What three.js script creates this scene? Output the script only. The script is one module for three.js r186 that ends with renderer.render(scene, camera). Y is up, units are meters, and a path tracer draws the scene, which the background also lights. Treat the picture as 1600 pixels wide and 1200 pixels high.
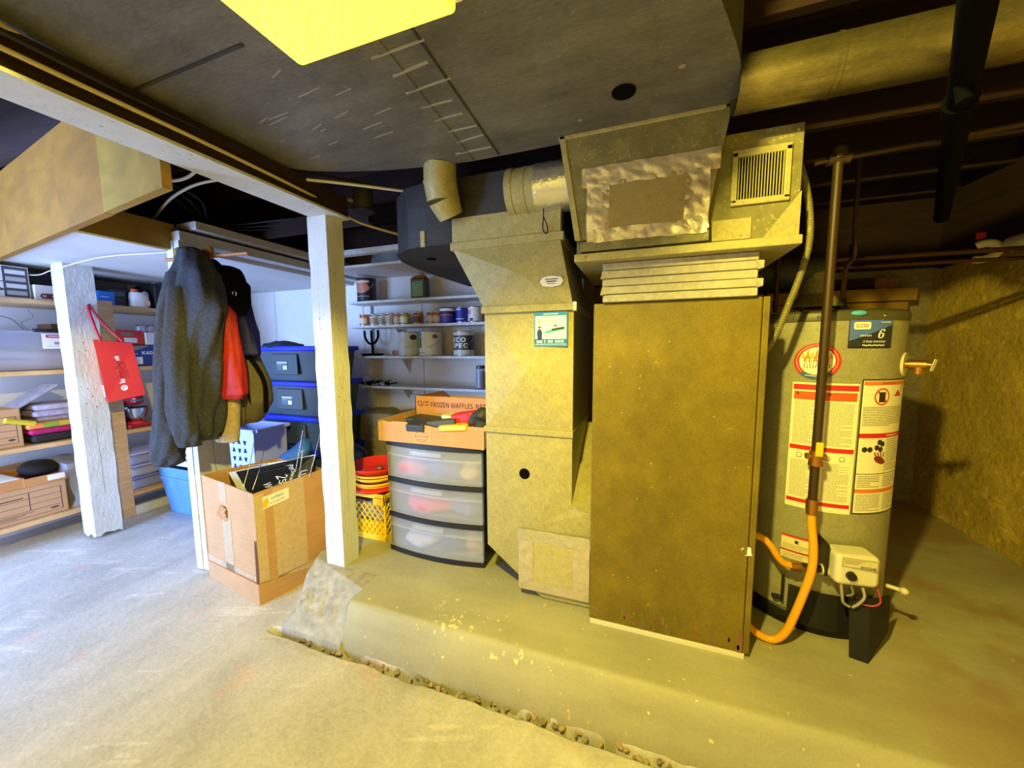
import * as THREE from 'three';
import { RoundedBoxGeometry } from 'three/addons/geometries/RoundedBoxGeometry.js';
import { mergeGeometries } from 'three/addons/utils/BufferGeometryUtils.js';
import { RectAreaLightUniformsLib } from 'three/addons/lights/RectAreaLightUniformsLib.js';

// ---------------------------------------------------------------- camera, light, exposure
const scene = new THREE.Scene();
const DEG = Math.PI / 180;
const camera = new THREE.PerspectiveCamera(2 * Math.atan(600 / 577) / DEG, 4 / 3, 0.05, 60);
camera.position.set(0, 1.4, 0);
camera.rotation.order = 'YXZ';
camera.rotation.set(-5.72 * DEG, 19.6 * DEG, -0.39 * DEG);
scene.add(camera);
const renderer = new THREE.WebGLRenderer({ antialias: true });
renderer.toneMapping = THREE.LinearToneMapping;
renderer.toneMappingExposure = 1.0;
renderer.shadowMap.enabled = true;
RectAreaLightUniformsLib.init();
scene.background = new THREE.Color(0.62, 0.8, 1.0);          // overcast bluish sky beyond the open doorway
const DAY = new THREE.Color().setRGB(0.29, 0.5, 1.0);
const doorLight = new THREE.RectAreaLight(DAY, 52, 1.3, 1.95);   // daylight of the open doorway behind and left of the camera
doorLight.position.set(-3.4, 1.08, 1.72);
doorLight.name = 'doorway_daylight';
scene.add(doorLight);                                          // a RectAreaLight shines along its own -z: into the room
const LAMP = new THREE.Color().setRGB(1.0, 0.83, 0.14);
const LAMPCD = 27;

// ---------------------------------------------------------------- helpers
let seed = 7;
function rnd() { seed = (seed * 1664525 + 1013904223) >>> 0; return seed / 4294967296; }
function rr(a, b) { return a + (b - a) * rnd(); }
const clamp = (v, a = 0, b = 1) => Math.min(b, Math.max(a, v));
const sm = (a, b, v) => { const t = clamp((v - a) / (b - a)); return t * t * (3 - 2 * t); };
const lerp = (a, b, t) => a + (b - a) * t;
const PERM = new Float32Array(65536); { let s = 99; for (let i = 0; i < 65536; i++) { s = (s * 1664525 + 1013904223) >>> 0; PERM[i] = s / 4294967296; } }
function vnoise(x, y, per = 256) {           // tileable value noise
  const xi = Math.floor(x), yi = Math.floor(y); let fx = x - xi, fy = y - yi;
  fx = fx * fx * (3 - 2 * fx); fy = fy * fy * (3 - 2 * fy);
  const m = (v) => ((v % per) + per) % per, x0 = m(xi), x1 = m(xi + 1), y0 = m(yi), y1 = m(yi + 1);
  const a = PERM[y0 * 256 + x0 & 65535], b = PERM[y0 * 256 + x1 & 65535], c = PERM[y1 * 256 + x0 & 65535], d = PERM[y1 * 256 + x1 & 65535];
  return a + (b - a) * fx + (c - a + (a - b - c + d) * fx) * fy;
}
function fbm(x, y, oct = 4, per = 256) { let s = 0, a = .5, n = 0; for (let i = 0; i < oct; i++) { s += a * vnoise(x, y, per); n += a; a *= .55; x = x * 2 + 17; y = y * 2 + 31; per = Math.min(256, per * 2); } return s / n; }
function dataTex(w, h, fn, srgb = true) {
  const d = new Uint8Array(w * h * 4);
  for (let j = 0; j < h; j++) for (let i = 0; i < w; i++) { const c = fn(i / w, j / h), k = (j * w + i) * 4; d[k] = clamp(c[0], 0, 255); d[k + 1] = clamp(c[1], 0, 255); d[k + 2] = clamp(c[2], 0, 255); d[k + 3] = 255; }
  const t = new THREE.DataTexture(d, w, h); t.wrapS = t.wrapT = THREE.RepeatWrapping; t.magFilter = THREE.LinearFilter; t.minFilter = THREE.LinearMipmapLinearFilter; t.generateMipmaps = true;
  if (srgb) t.colorSpace = THREE.SRGBColorSpace; t.needsUpdate = true; return t;
}
function canvasTex(w, h, draw) {
  const c = document.createElement('canvas'); c.width = w; c.height = h; const g = c.getContext('2d'); draw(g, w, h);
  const t = new THREE.CanvasTexture(c); t.colorSpace = THREE.SRGBColorSpace; t.magFilter = THREE.LinearFilter; return t;
}
const rep = (t, m) => { const c = t.clone(); c.repeat.set(1 / m, 1 / m); c.needsUpdate = true; return c; };   // texture with a size of m metres
function mat(color, rough = .7, o = {}) { return new THREE.MeshStandardMaterial({ color, roughness: rough, side: THREE.DoubleSide, ...o }); }
const greyTex = (n, lo, hi, fn) => dataTex(n, n, (u, v) => { const g = lo + (hi - lo) * fn(u, v); return [g, g, g]; });

// --- geometry
const V3 = (a) => new THREE.Vector3(...a);
function box(x0, x1, y0, y1, z0, z1, r = .003) {
  if (x1 < x0) [x0, x1] = [x1, x0]; if (y1 < y0) [y0, y1] = [y1, y0]; if (z1 < z0) [z0, z1] = [z1, z0];
  const w = x1 - x0, h = y1 - y0, d = z1 - z0; r = Math.min(r, w / 2.2, h / 2.2, d / 2.2);
  const g = r > 0 ? new RoundedBoxGeometry(w, h, d, 1, r) : new THREE.BoxGeometry(w, h, d);
  g.translate((x0 + x1) / 2, (y0 + y1) / 2, (z0 + z1) / 2); return g;
}
function cyl(p, q, r0, r1 = r0, seg = 20, open = false) {
  const a = V3(p), b = V3(q), l = a.distanceTo(b), g = new THREE.CylinderGeometry(r1, r0, l, seg, 1, open);
  g.applyQuaternion(new THREE.Quaternion().setFromUnitVectors(new THREE.Vector3(0, 1, 0), b.clone().sub(a).normalize()));
  const m = a.add(b).multiplyScalar(.5); g.translate(m.x, m.y, m.z); return g;
}
function tube(pts, r, seg = 40, rad = 8, tension = .5) { return new THREE.TubeGeometry(new THREE.CatmullRomCurve3(pts.map(V3), false, 'catmullrom', tension), seg, r, rad); }
function lathe(prof, base = [0, 0, 0], seg = 24) { const g = new THREE.LatheGeometry(prof.map(([r, y]) => new THREE.Vector2(Math.max(r, 1e-4), y)), seg); g.translate(...base); return g; }
function poly(verts, faces) {                // flat-shaded polyhedron of quads and triangles
  const p = []; for (const f of faces) for (let i = 1; i < f.length - 1; i++) p.push(...verts[f[0]], ...verts[f[i]], ...verts[f[i + 1]]);
  const g = new THREE.BufferGeometry(); g.setAttribute('position', new THREE.Float32BufferAttribute(p, 3)); g.computeVertexNormals(); return g;
}
function prism(pts, z0, z1) {                // polygon in XY, thick along z (z0 front, z1 back)
  const n = pts.length, v = [...pts.map(([x, y]) => [x, y, z0]), ...pts.map(([x, y]) => [x, y, z1])];
  const s = new THREE.Shape(pts.map(([x, y]) => new THREE.Vector2(x, y))), tri = THREE.ShapeUtils.triangulateShape(s.getPoints(), []);
  const f = []; for (const t of tri) { f.push([t[0], t[1], t[2]]); f.push([t[2] + n, t[1] + n, t[0] + n]); }
  for (let i = 0; i < n; i++) { const j = (i + 1) % n; f.push([i, j, j + n, i + n]); }
  return fixOut(poly(v, f));
}
function fixOut(g) { return g; }
function prismY(pts, y0, y1) { const g = prism(pts.map(([x, z]) => [x, -z]), y0, y1); g.rotateX(-Math.PI / 2); return g; }   // polygon in XZ, thick along y
function hexa(a, b) {                         // a, b: four corners each (rings), joined
  return poly([...a, ...b], [[0, 1, 2, 3], [7, 6, 5, 4], [0, 4, 5, 1], [1, 5, 6, 2], [2, 6, 7, 3], [3, 7, 4, 0]]);
}
function grid(us, vs, fn, uvScale = 1) {
  const p = [], uv = [], id = [], nu = us.length, nv = vs.length;
  for (const v of vs) for (const u of us) { const q = fn(u, v); p.push(q[0], q[1], q[2]); uv.push(q[3] ?? u * uvScale, q[4] ?? v * uvScale); }
  for (let j = 0; j < nv - 1; j++) for (let i = 0; i < nu - 1; i++) { const a = j * nu + i; id.push(a, a + 1, a + nu, a + 1, a + nu + 1, a + nu); }
  const g = new THREE.BufferGeometry(); g.setAttribute('position', new THREE.Float32BufferAttribute(p, 3)); g.setAttribute('uv', new THREE.Float32BufferAttribute(uv, 2)); g.setIndex(id); g.computeVertexNormals(); g.userData.uv = true; return g;
}
function range(...segs) { const o = []; for (const [a, b, n] of segs) for (let i = 0; i < n; i++) o.push(a + (b - a) * i / n); o.push(segs[segs.length - 1][1]); return o; }
function loft(rings, seg = 28, fold = 0, nf = 7, ph = 0, caps = true) {   // rings: {c, w, d, r (turn about y)} with cloth folds
  const p = [], uv = [], id = [];
  rings.forEach((R, j) => { for (let i = 0; i <= seg; i++) { const t = i / seg * Math.PI * 2, f = 1 + (R.f ?? fold) * (Math.sin(t * nf + ph + j * .22) * .6 + Math.sin(t * (nf + 4) - j * .35 + ph * 2) * .4), x = Math.cos(t) * R.w * f, z = Math.sin(t) * R.d * f, a = R.r ?? 0; p.push(R.c[0] + x * Math.cos(a) + z * Math.sin(a), R.c[1] + (R.tilt ?? 0) * x, R.c[2] - x * Math.sin(a) + z * Math.cos(a)); uv.push(i / seg * (R.w + R.d) * 3, R.c[1]); } });
  const n = seg + 1; for (let j = 0; j < rings.length - 1; j++) for (let i = 0; i < seg; i++) { const a = j * n + i; id.push(a, a + 1, a + n, a + 1, a + n + 1, a + n); }
  if (caps) for (const j of [0, rings.length - 1]) { const c = p.length / 3, R = rings[j]; p.push(...R.c); uv.push(0, R.c[1]); for (let i = 0; i < seg; i++) id.push(c, j * n + i, j * n + i + 1); }
  const g = new THREE.BufferGeometry(); g.setAttribute('position', new THREE.Float32BufferAttribute(p, 3)); g.setAttribute('uv', new THREE.Float32BufferAttribute(uv, 2)); g.setIndex(id); g.computeVertexNormals(); g.userData.uv = true; return g;
}
function smoothRings(keys, n) {               // interpolate key rings
  const o = []; for (let k = 0; k < keys.length - 1; k++) for (let i = 0; i < n; i++) { const t = sm(0, 1, i / n) * .5 + i / n * .5, a = keys[k], b = keys[k + 1]; o.push({ c: a.c.map((v, q) => lerp(v, b.c[q], t)), w: lerp(a.w, b.w, t), d: lerp(a.d, b.d, t), r: lerp(a.r ?? 0, b.r ?? 0, t), f: a.f === undefined ? undefined : lerp(a.f, b.f ?? a.f, t), tilt: lerp(a.tilt ?? 0, b.tilt ?? 0, t) }); }
  o.push(keys[keys.length - 1]); return o;
}
function jitter(g, amp, freq = 9) {            // crumple: move vertices by smooth noise
  const a = g.attributes.position; for (let i = 0; i < a.count; i++) { const x = a.getX(i), y = a.getY(i), z = a.getZ(i); a.setXYZ(i, x + amp * (vnoise(y * freq + 9, z * freq + 3) - .5), y + amp * (vnoise(x * freq + 5, z * freq + 40) - .5), z + amp * (vnoise(x * freq + 70, y * freq + 8) - .5)); }
  g.computeVertexNormals(); return g;
}
function triUV(g) {                            // uv in metres by the main direction of each face
  if (g.userData.uv) return g;
  if (g.index) g = g.toNonIndexed();
  const p = g.attributes.position, uv = new Float32Array(p.count * 2), a = new THREE.Vector3(), b = new THREE.Vector3(), c = new THREE.Vector3();
  for (let i = 0; i < p.count; i += 3) {
    a.fromBufferAttribute(p, i); b.fromBufferAttribute(p, i + 1); c.fromBufferAttribute(p, i + 2);
    const n = b.clone().sub(a).cross(c.clone().sub(a)), ax = Math.abs(n.x), ay = Math.abs(n.y), az = Math.abs(n.z);
    [a, b, c].forEach((q, k) => { let u, v; if (ax >= ay && ax >= az) { u = q.z; v = q.y; } else if (ay >= az) { u = q.x; v = q.z; } else { u = q.x; v = q.y; } uv[(i + k) * 2] = u; uv[(i + k) * 2 + 1] = v; });
  }
  g.setAttribute('uv', new THREE.BufferAttribute(uv, 2)); return g;
}
function join(gs) { return gs.length === 1 ? triUV(gs[0]) : (() => { const l = gs.map((g) => { let q = triUV(g); if (q.index) q = q.toNonIndexed(); const o = new THREE.BufferGeometry(); for (const k of ['position', 'normal', 'uv']) o.setAttribute(k, q.attributes[k]); return o; }); const m = mergeGeometries(l); m.userData.uv = true; return m; })(); }

// --- objects
const taken = {};
function numbered(n) { const k = taken[n] = (taken[n] ?? -1) + 1; return k ? n + '_' + String(k).padStart(3, '0') : n; }
function sh(o) { o.castShadow = o.receiveShadow = true; return o; }
function thing(name, label, category, base = [0, 0, 0], group) {
  const o = new THREE.Group(); o.name = numbered(name); o.position.set(...base); o.userData = { label, category }; if (group) o.userData.group = group; scene.add(o); return o;
}
function part(t, name, geo, m, label) {        // geometry in world coordinates; placed under its thing
  const g = Array.isArray(geo) ? join(geo) : triUV(geo), q = g.clone(); let x = t; const b = new THREE.Vector3(); while (x && x.isObject3D && x !== scene) { b.add(x.position); x = x.parent; }
  q.translate(-b.x, -b.y, -b.z); const o = sh(new THREE.Mesh(q, m)); o.name = name; if (label) o.userData.label = label; t.add(o); return o;
}
function single(name, geo, m, label, category, base, group) {
  const g = (Array.isArray(geo) ? join(geo) : triUV(geo)).clone(); g.computeBoundingBox(); const bb = g.boundingBox; base = base ?? [(bb.min.x + bb.max.x) / 2, bb.min.y, (bb.min.z + bb.max.z) / 2];
  g.translate(-base[0], -base[1], -base[2]); const o = sh(new THREE.Mesh(g, m)); o.name = numbered(name); o.position.set(...base); o.userData = { label, category }; if (group) o.userData.group = group; scene.add(o); return o;
}
function struct(name, geo, m, label, category = 'structure') { const o = single(name, geo, m, label, category, [0, 0, 0]); o.userData.kind = 'structure'; return o; }
function structGroup(name, label, category) { const t = thing(name, label, category); t.userData.kind = 'structure'; return t; }
function quadXY(x0, x1, y0, y1, z, zt = .0012) { const g = new THREE.BoxGeometry(x1 - x0, y1 - y0, zt); g.translate((x0 + x1) / 2, (y0 + y1) / 2, z); g.userData.uv = true; return g; }   // a printed sheet facing +z, uv 0..1
function quadYZ(z0, z1, y0, y1, x, t = .0012) { const g = new THREE.BoxGeometry(Math.abs(z1 - z0), y1 - y0, t); g.rotateY(Math.PI / 2); g.translate(x, (y0 + y1) / 2, (z0 + z1) / 2); g.userData.uv = true; return g; }   // facing +x
const turnAbout = (g, ax, ang, c) => { g.translate(-c[0], -c[1], -c[2]); g['rotate' + ax](ang); g.translate(...c); return g; };

// ---------------------------------------------------------------- materials
const T = {};
T.fine = greyTex(256, 200, 255, (u, v) => .55 * fbm(u * 16, v * 16, 4, 16) + .45 * vnoise(u * 128, v * 128, 128));
T.bumpy = dataTex(512, 512, (u, v) => { const g = 255 * fbm(u * 12, v * 12, 6, 12); return [g, g, g]; }, false);
T.concreteWall = dataTex(512, 512, (u, v) => { const a = fbm(u * 6, v * 6, 5, 6), b = vnoise(u * 128, v * 128, 128), s = 186 + 50 * (a - .5) + 22 * (b - .5), w = fbm(u * 24 + 5, v * 24, 3, 24) > .7 ? 22 : 0; return [s + w, s * .95 + w, s * .74 + w]; });
T.galv = (() => {                               // spangled galvanised sheet
  const n = 26, P = []; for (let j = 0; j < n; j++) for (let i = 0; i < n; i++) P.push([(i + rnd()) / n, (j + rnd()) / n, rnd()]);
  return dataTex(512, 512, (u, v) => { const ci = Math.floor(u * n), cj = Math.floor(v * n); let bd = 9, bg = 0; for (let y = -1; y <= 1; y++) for (let x = -1; x <= 1; x++) { const p = P[((cj + y + n) % n) * n + (ci + x + n) % n]; let dx = Math.abs(p[0] - u), dy = Math.abs(p[1] - v); dx = Math.min(dx, 1 - dx); dy = Math.min(dy, 1 - dy); const d = dx * dx + dy * dy; if (d < bd) { bd = d; bg = p[2]; } } const f = fbm(u * 8, v * 8, 4, 8), g = 190 + 16 * (bg - .5) + 24 * (f - .5); return [g, g, g * .99]; });
})();
T.oxide = dataTex(512, 512, (u, v) => { const f = fbm(u * 10, v * 10, 5, 10), s = fbm(u * 60 + 4, v * 60, 3, 60), k = s > .66 ? 46 * sm(.66, .8, s) : 0, g = 172 + 70 * (f - .5) + k; return [g, g, g * .98]; });
T.dullSteel = dataTex(512, 512, (u, v) => { const f = fbm(u * 3, v * 22, 5, 22), s = vnoise(u * 60, v * 250, 256), b = fbm(u * 7 + 3, v * 7, 4, 7), g = 150 + 40 * (f - .5) + 22 * (s - .5) + 50 * (b - .5) + (vnoise(u * 140, v * 140, 140) > .93 ? 30 : 0); return [g, g * .99, g * .96]; });
T.brownSteel = dataTex(512, 512, (u, v) => { const f = fbm(u * 5, v * 5, 5, 5), s = vnoise(u * 220, v * 220, 220), r = vnoise(u * 64 + 9, v * 64, 64) > .965 ? 40 : 0, g = .82 + .3 * (f - .5) + .16 * (s - .5); return [148 * g + r, 134 * g + r, 80 * g + r * .6]; });
T.rustBrown = dataTex(256, 256, (u, v) => { const f = fbm(u * 20, v * 5, 5, 20), k = sm(.45, .7, f); return [lerp(120, 128, k), lerp(100, 74, k), lerp(74, 40, k)]; });
T.whitePaint = dataTex(512, 512, (u, v) => { const f = fbm(u * 4, v * 10, 4, 10), s = fbm(u * 70, v * 30, 2, 70), k = s > .83 ? 70 : 0, g = 226 + 20 * (f - .5) - k; return [g, g, g * .985]; });
T.boards = dataTex(512, 512, (u, v) => { const f = fbm(u * 3, v * 3, 5, 3), g = 226 + 26 * (f - .5); return [g, g * .985, g * .97]; });
T.wood = dataTex(512, 512, (u, v) => { const w = fbm(u * 3, v * 40, 4, 40), l = .5 + .5 * Math.sin((v * 22 + w * 5 + fbm(u * 2, v * 6, 3, 6) * 6) * 6.283), g = .82 + .18 * w + .08 * l; return [214 * g, 170 * g, 118 * g]; });
T.darkWood = dataTex(512, 512, (u, v) => { const w = fbm(u * 4, v * 50, 5, 50), g = .55 + .75 * w; return [96 * g, 56 * g, 40 * g]; });
T.plyYellow = dataTex(512, 512, (u, v) => { const w = fbm(u * 6, v * 18, 5, 18), b = fbm(u * 3, v * 3, 4, 3), g = .9 + .22 * (w - .5) + .16 * (b - .5), s = fbm(u * 50, v * 20, 2, 50) > .93 ? .75 : 1; return [206 * g * s, 166 * g * s, 74 * g * s]; });
T.card = dataTex(512, 512, (u, v) => { const f = fbm(u * 5, v * 5, 4, 5), l = vnoise(u * 6, v * 200, 200), g = .95 + .1 * (f - .5) + .06 * (l - .5); return [200 * g, 152 * g, 104 * g]; });
T.cloth = dataTex(256, 256, (u, v) => { const a = Math.sin(u * 402) * Math.sin(v * 402), f = fbm(u * 8, v * 8, 4, 8), g = 205 + 30 * a + 60 * (f - .5); return [g, g, g]; });
T.fleece = dataTex(256, 256, (u, v) => { const g = 190 + 120 * (fbm(u * 40, v * 40, 4, 40) - .5) + 30 * (fbm(u * 5, v * 5, 3, 5) - .5); return [g, g, g]; });
const bm = (m = .3, s = .002) => ({ bumpMap: rep(T.bumpy, m), bumpScale: s });
const M = {
  galv: mat('#dfd28c', .5, { map: rep(T.galv, .2), metalness: .12, ...bm(.8, .0006) }),
  galvDull: mat('#b4aa70', .55, { map: rep(T.oxide, .5), metalness: .12, ...bm(.8, .0008) }),
  duct: mat('#b0b0ac', .5, { map: rep(T.dullSteel, .9), metalness: .15, ...bm(.9, .0012) }),
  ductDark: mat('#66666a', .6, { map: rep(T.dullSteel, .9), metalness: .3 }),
  pipeSteel: mat('#d0c08a', .36, { map: rep(T.dullSteel, .6), metalness: .8 }),
  furnace: mat('#f0e478', .42, { map: rep(T.brownSteel, .5), metalness: .15, ...bm(.9, .0008) }),
  rust: mat('#ffffff', .85, { map: rep(T.rustBrown, .3) }),
  foil: mat('#d8d4c4', .25, { metalness: .8, ...bm(.3, .003) }),
  foilDull: mat('#e6d8bc', .3, { metalness: .5, map: rep(T.fine, .3), ...bm(.3, .002) }),
  tapePanel: mat('#a8955a', .55, { map: rep(T.fine, .4), metalness: .1 }),
  collar: mat('#dcd4bc', .55, { map: rep(T.galv, .35), metalness: .15 }),
  white: mat('#dededc', .6, { map: rep(T.whitePaint, .5), ...bm(.35, .0015) }),
  whiteWall: mat('#ece8e6', .75, { map: rep(T.boards, .9) }),
  whiteTrim: mat('#e9e6e2', .55, { map: rep(T.fine, .5) }),
  ply: mat('#cfae6c', .72, { map: rep(T.plyYellow, .9) }), plyLit: mat('#d8d09a', .72, { map: rep(T.plyYellow, .9) }), patch: mat('#c6b878', .55, { map: rep(T.fine, .4) }),
  plyOlive: mat('#c8c07a', .75, { map: rep(T.plyYellow, .7) }),
  wood: mat('#ffffff', .6, { map: rep(T.wood, .7) }),
  joist: mat('#7c6a62', .9, { map: rep(T.darkWood, .6) }),
  subfloor: mat('#7c6a62', .9, { map: rep(T.darkWood, 1.1) }),
  concreteWall: mat('#fbe07c', .85, { map: rep(T.concreteWall, 1.3), ...bm(.35, .007) }),
  concreteGrey: mat('#b9b2b0', .9, { map: rep(T.concreteWall, .8), ...bm(.3, .012) }),
  card: mat('#ffffff', .8, { map: rep(T.card, .5) }),
  cardPale: mat('#f4dcc0', .8, { map: rep(T.card, .5) }),
  cardDark: mat('#8a6a4a', .85, { map: rep(T.card, .5) }),
  packTape: mat('#dcbf94', .35, { map: rep(T.fine, .3) }),
  paperTape: mat('#d2b08a', .6, { map: rep(T.fine, .3) }),
  black: mat('#161616', .5), blackMatte: new THREE.MeshPhysicalMaterial({ color: '#070707', roughness: .95, specularIntensity: .15, side: THREE.DoubleSide }), iron: mat('#202020', .65, { metalness: .4 }),
  chrome: mat('#d8d8d8', .18, { metalness: 1 }), brass: mat('#b07a3c', .35, { metalness: .8 }), copper: mat('#3c2216', .45, { metalness: .7 }),
  brownPipe: mat('#463220', .5, { map: rep(T.fine, .2), metalness: .25 }),
  hose: mat('#e8a01c', .42), red: mat('#c4161c', .5), redBright: mat('#e2262a', .45),
  paper: mat('#efe9dc', .7), whitePlastic: mat('#eeeef0', .4), creamPlastic: mat('#d8d0b4', .45),
  cableCream: mat('#c8b98e', .6), cableWhite: mat('#d8d4cc', .6), cableBlack: mat('#1c1a18', .6),
};

// ---------------------------------------------------------------- the setting
const PAD = .2;
const floorTex = dataTex(1024, 1024, (u, v) => {
  const x = -4.6 + u * 6.8, z = 1.9 - v * 4.9, a = fbm(x * 1.3 + 30, z * 1.3 + 30, 5), b = fbm(x * 9 + 7, z * 4 + 3, 5), s = vnoise(u * 900, v * 900);
  let g = 190 + 46 * (a - .5) + 40 * (b - .5) + 22 * (s - .5), w = fbm(x * 5 + 90, z * 5 + 12, 4), r = 0;
  if (w > .7) { r = 16 * sm(.7, .78, w); g -= r * .6; }
  const st = fbm(x * 3 + 55, z * 22 + x * 8 + 5, 3); if (st > .74) g += 14;
  return [g + r, g * .965 + r * .2, g * .93];
});
{ // floor, with the broken joint along the foot of the raised slab
  const xs = range([-4.7, -1.8, 40], [-1.8, .5, 200], [.5, 2.1, 12]), zs = range([1.95, -1.12, 30], [-1.12, -1.3, 30], [-1.3, -3.0, 14]);
  const zc = (x) => -1.222 + .012 * (fbm(x * 5 + 4, 3.3, 3) - .5) * 2;
  const g = grid(xs, zs, (x, z) => {
    const on = sm(-1.74, -1.68, x) * (1 - sm(.3, .5, x)), w = .012 + .02 * fbm(x * 9, 8.1, 3), d = Math.abs(z - zc(x));
    const y = -.06 * on * (1 - sm(w * .5, w, d)) + .004 * (fbm(x * 2 + 9, z * 2 + 9, 3) - .5) - .008 * on * (1 - sm(w, w + .05, d)) * fbm(x * 30, z * 30, 2);
    return [x, y, z, (x + 4.6) / 6.8, (1.9 - z) / 4.9];
  });
  const m = mat('#ffffff', .7, { map: floorTex, ...bm(.12, .0015) }); m.bumpMap.repeat.set(18, 14);
  struct('floor', g, m, 'pale grey concrete floor with faint stains and a broken joint', 'floor');
  struct('floor_bed', box(-4.8, 2.3, -.25, -.1, -3.9, 2.1, 0), M.concreteGrey, 'concrete bed under the basement floor', 'floor');
}
const padTex = dataTex(2048, 1024, (u, v) => {
  const x = -2.05 + u * 4.1, z = -.98 - v * 2.8, a = fbm(x * 2 + 40, z * 2 + 40, 5), b = fbm(x * 3 + 7, z * 14 + 3, 4), s = vnoise(u * 1600, v * 1000);
  let g = 172 + 34 * (a - .5) + 22 * (b - .5) + 12 * (s - .5), c = [g, g * .985, g * .93];
  if (x < -1.30 + .02 * (fbm(z * 20, 3, 3) - .5) && z > -1.5) { const q = 172 + 60 * (fbm(x * 30, z * 30, 5) - .5); c = [q, q * .965, q * .95]; }
  const bandF = sm(.05, 0, Math.abs(z + 1.30 + .05 * Math.sin(x * 3))) * sm(-1.3, -1.0, x) * (1 - sm(.1, .5, x));                          // flaked paint along the rounded nosing
  const patch = Math.exp(-(((x + .72) / .17) ** 2 + ((z + 1.34) / .09) ** 2)) + Math.exp(-(((x + .86) / .05) ** 2 + ((z + 1.47) / .05) ** 2)) + .9 * Math.exp(-(((x + .42) / .13) ** 2 + ((z + 1.25) / .035) ** 2)) + .8 * Math.exp(-(((x + 1.17) / .06) ** 2 + ((z + 1.31) / .03) ** 2));
  const fl = fbm(x * 42 + 3, z * 42 + 8, 4); if (x > -1.28 && fl > .835 - .24 * patch - .05 * bandF) c = [238, 226, 190];
  if (x > .45) { const t = fbm(x * 3 + 8, z * 3, 5), k = sm(.38, .66, t) * sm(.6, 1.5, x + .3 * fbm(z * 2, x * 2, 3)); c = [lerp(c[0], 150, k * .6), lerp(c[1], 118, k * .6), lerp(c[2], 84, k * .6)]; }
  return c;
});
function padH(x, z) {
  const zf = -1.236 + .006 * (fbm(x * 7, 1.7, 3) - .5), d = zf - z; let h;
  if (x > -1.3) h = .2 * (1 - Math.pow(1 - clamp(d / .075), 2.4)) - .02 * (1 - sm(0, .02, d));
  else { const run = lerp(.16, .3, clamp((-1.3 - x) / .45)), t = clamp((d + .01) / run); h = .2 * Math.pow(t, .85) + (t < 1 && t > 0 ? .03 * (fbm(x * 13, z * 13, 3) - .5) * Math.sin(t * 3.14) + .02 * (fbm(x * 45, z * 45, 2) - .5) * Math.sin(t * 3.14) : 0); }
  const xl = lerp(-1.69, -1.83, clamp((-1.24 - z) / .3)) + .05 * (fbm(z * 12 + 3, 5, 3) - .5), e = sm(0, .07, x - xl); h *= e;
  return h + .002 * (fbm(x * 6, z * 6, 3) - .5) - (h <= .002 ? .05 : 0);
}
{ const g = grid(range([-2.0, -1.2, 110], [-1.2, .6, 100], [.6, 2.05, 16]), range([-1.16, -1.62, 70], [-1.62, -3.65, 24]), (x, z) => [x, padH(x, z), z, (x + 2.05) / 4.1, (-1.1 - z + .6 * Math.max(0, padH(x, z))) / 2.8]);
  const m = mat('#f2eed2', .62, { map: padTex, ...bm(.12, .0015) }); m.bumpMap.repeat.set(12, 8);
  struct('trim_1', g, m, 'raised concrete slab with flaking grey paint and a broken corner', 'slab');
  const rub = structGroup('trim_2', 'crumbled concrete rubble in the joint at the foot of the slab', 'rubble');
  for (let i = 0; i < 90; i++) { const x = -1.62 + 1.75 * rnd(), s = rr(.004, .0125), q = new THREE.IcosahedronGeometry(s, 0); q.scale(1.5, .7, 1); q.rotateY(rnd() * 6); q.translate(x, -.018 + s * .3, -1.222 + rr(-.016, .012)); part(rub, 'stone', q, i % 3 ? M.concreteGrey : M.rubbleTan ?? (M.rubbleTan = mat('#b8a078', .95, { map: rep(T.fine, .1) }))); }
}
{ // rough right wall
  const g = grid(range([-3.75, 1.95, 150]), range([-.1, 1.93, 60]), (z, y) => [1.96 - .03 * (fbm(z * 2.5 + 50, y * 2.5 + 9, 4) - .5) - .022 * Math.max(0, fbm(z * 9 + 50, y * 7 + 20, 4) - .5) - .03 * sm(.035, 0, Math.abs(y - 1.36 - .03 * Math.sin(z * 4))) * (fbm(z * 12, 4, 2) - .3), y, z, z, y]);
  struct('wall_right', [g, box(2.02, 2.25, -.1, 1.93, -3.8, 2.05, 0)], M.concreteWall, 'rough yellowed concrete basement wall beside the water heater', 'wall');
  struct('trim_3', box(1.99, 2.25, 1.93, 2.72, -3.8, 2.05, 0), M.joist, 'dark rim joist on top of the concrete wall', 'rim joist');
}
struct('wall_back', [box(-.55, 2.25, -.1, 1.95, -3.85, -3.6, 0), box(-.6, -.45, -.1, 2.72, -3.85, -2.92, 0)], M.concreteGrey, 'grey concrete wall behind the furnace', 'wall');
struct('trim_4', box(-.55, 2.25, 1.95, 2.72, -3.85, -3.62, 0), M.joist, 'dark timber above the back concrete wall', 'timber');
struct('wall_left', box(-4.75, -4.5, -.1, 2.72, -3.1, 2.05, 0), M.whiteWall, 'white painted wall behind the storage shelves', 'wall');
{ const w = structGroup('wall_storage', 'white board wall behind the paint shelf and storage totes', 'wall');
  part(w, 'wall_core', box(-4.75, -.55, -.1, 2.72, -3.15, -2.935, 0), M.whiteWall);
  for (const [x0, x1] of [[-4.5, -3.72], [-3.715, -2.56], [-2.555, -1.9], [-1.895, -1.28], [-1.275, -.6]]) part(w, 'panel', box(x0, x1, .82, 2.1, -2.94, -2.92, .004), M.whiteWall);
  part(w, 'panel', box(-2.4, -.6, .3, .97, -2.925, -2.905, .004), M.whiteWall);
  part(w, 'batten', box(-1.30, -1.22, .97, 2.1, -2.925, -2.885, .004), M.whiteTrim);
}
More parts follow.
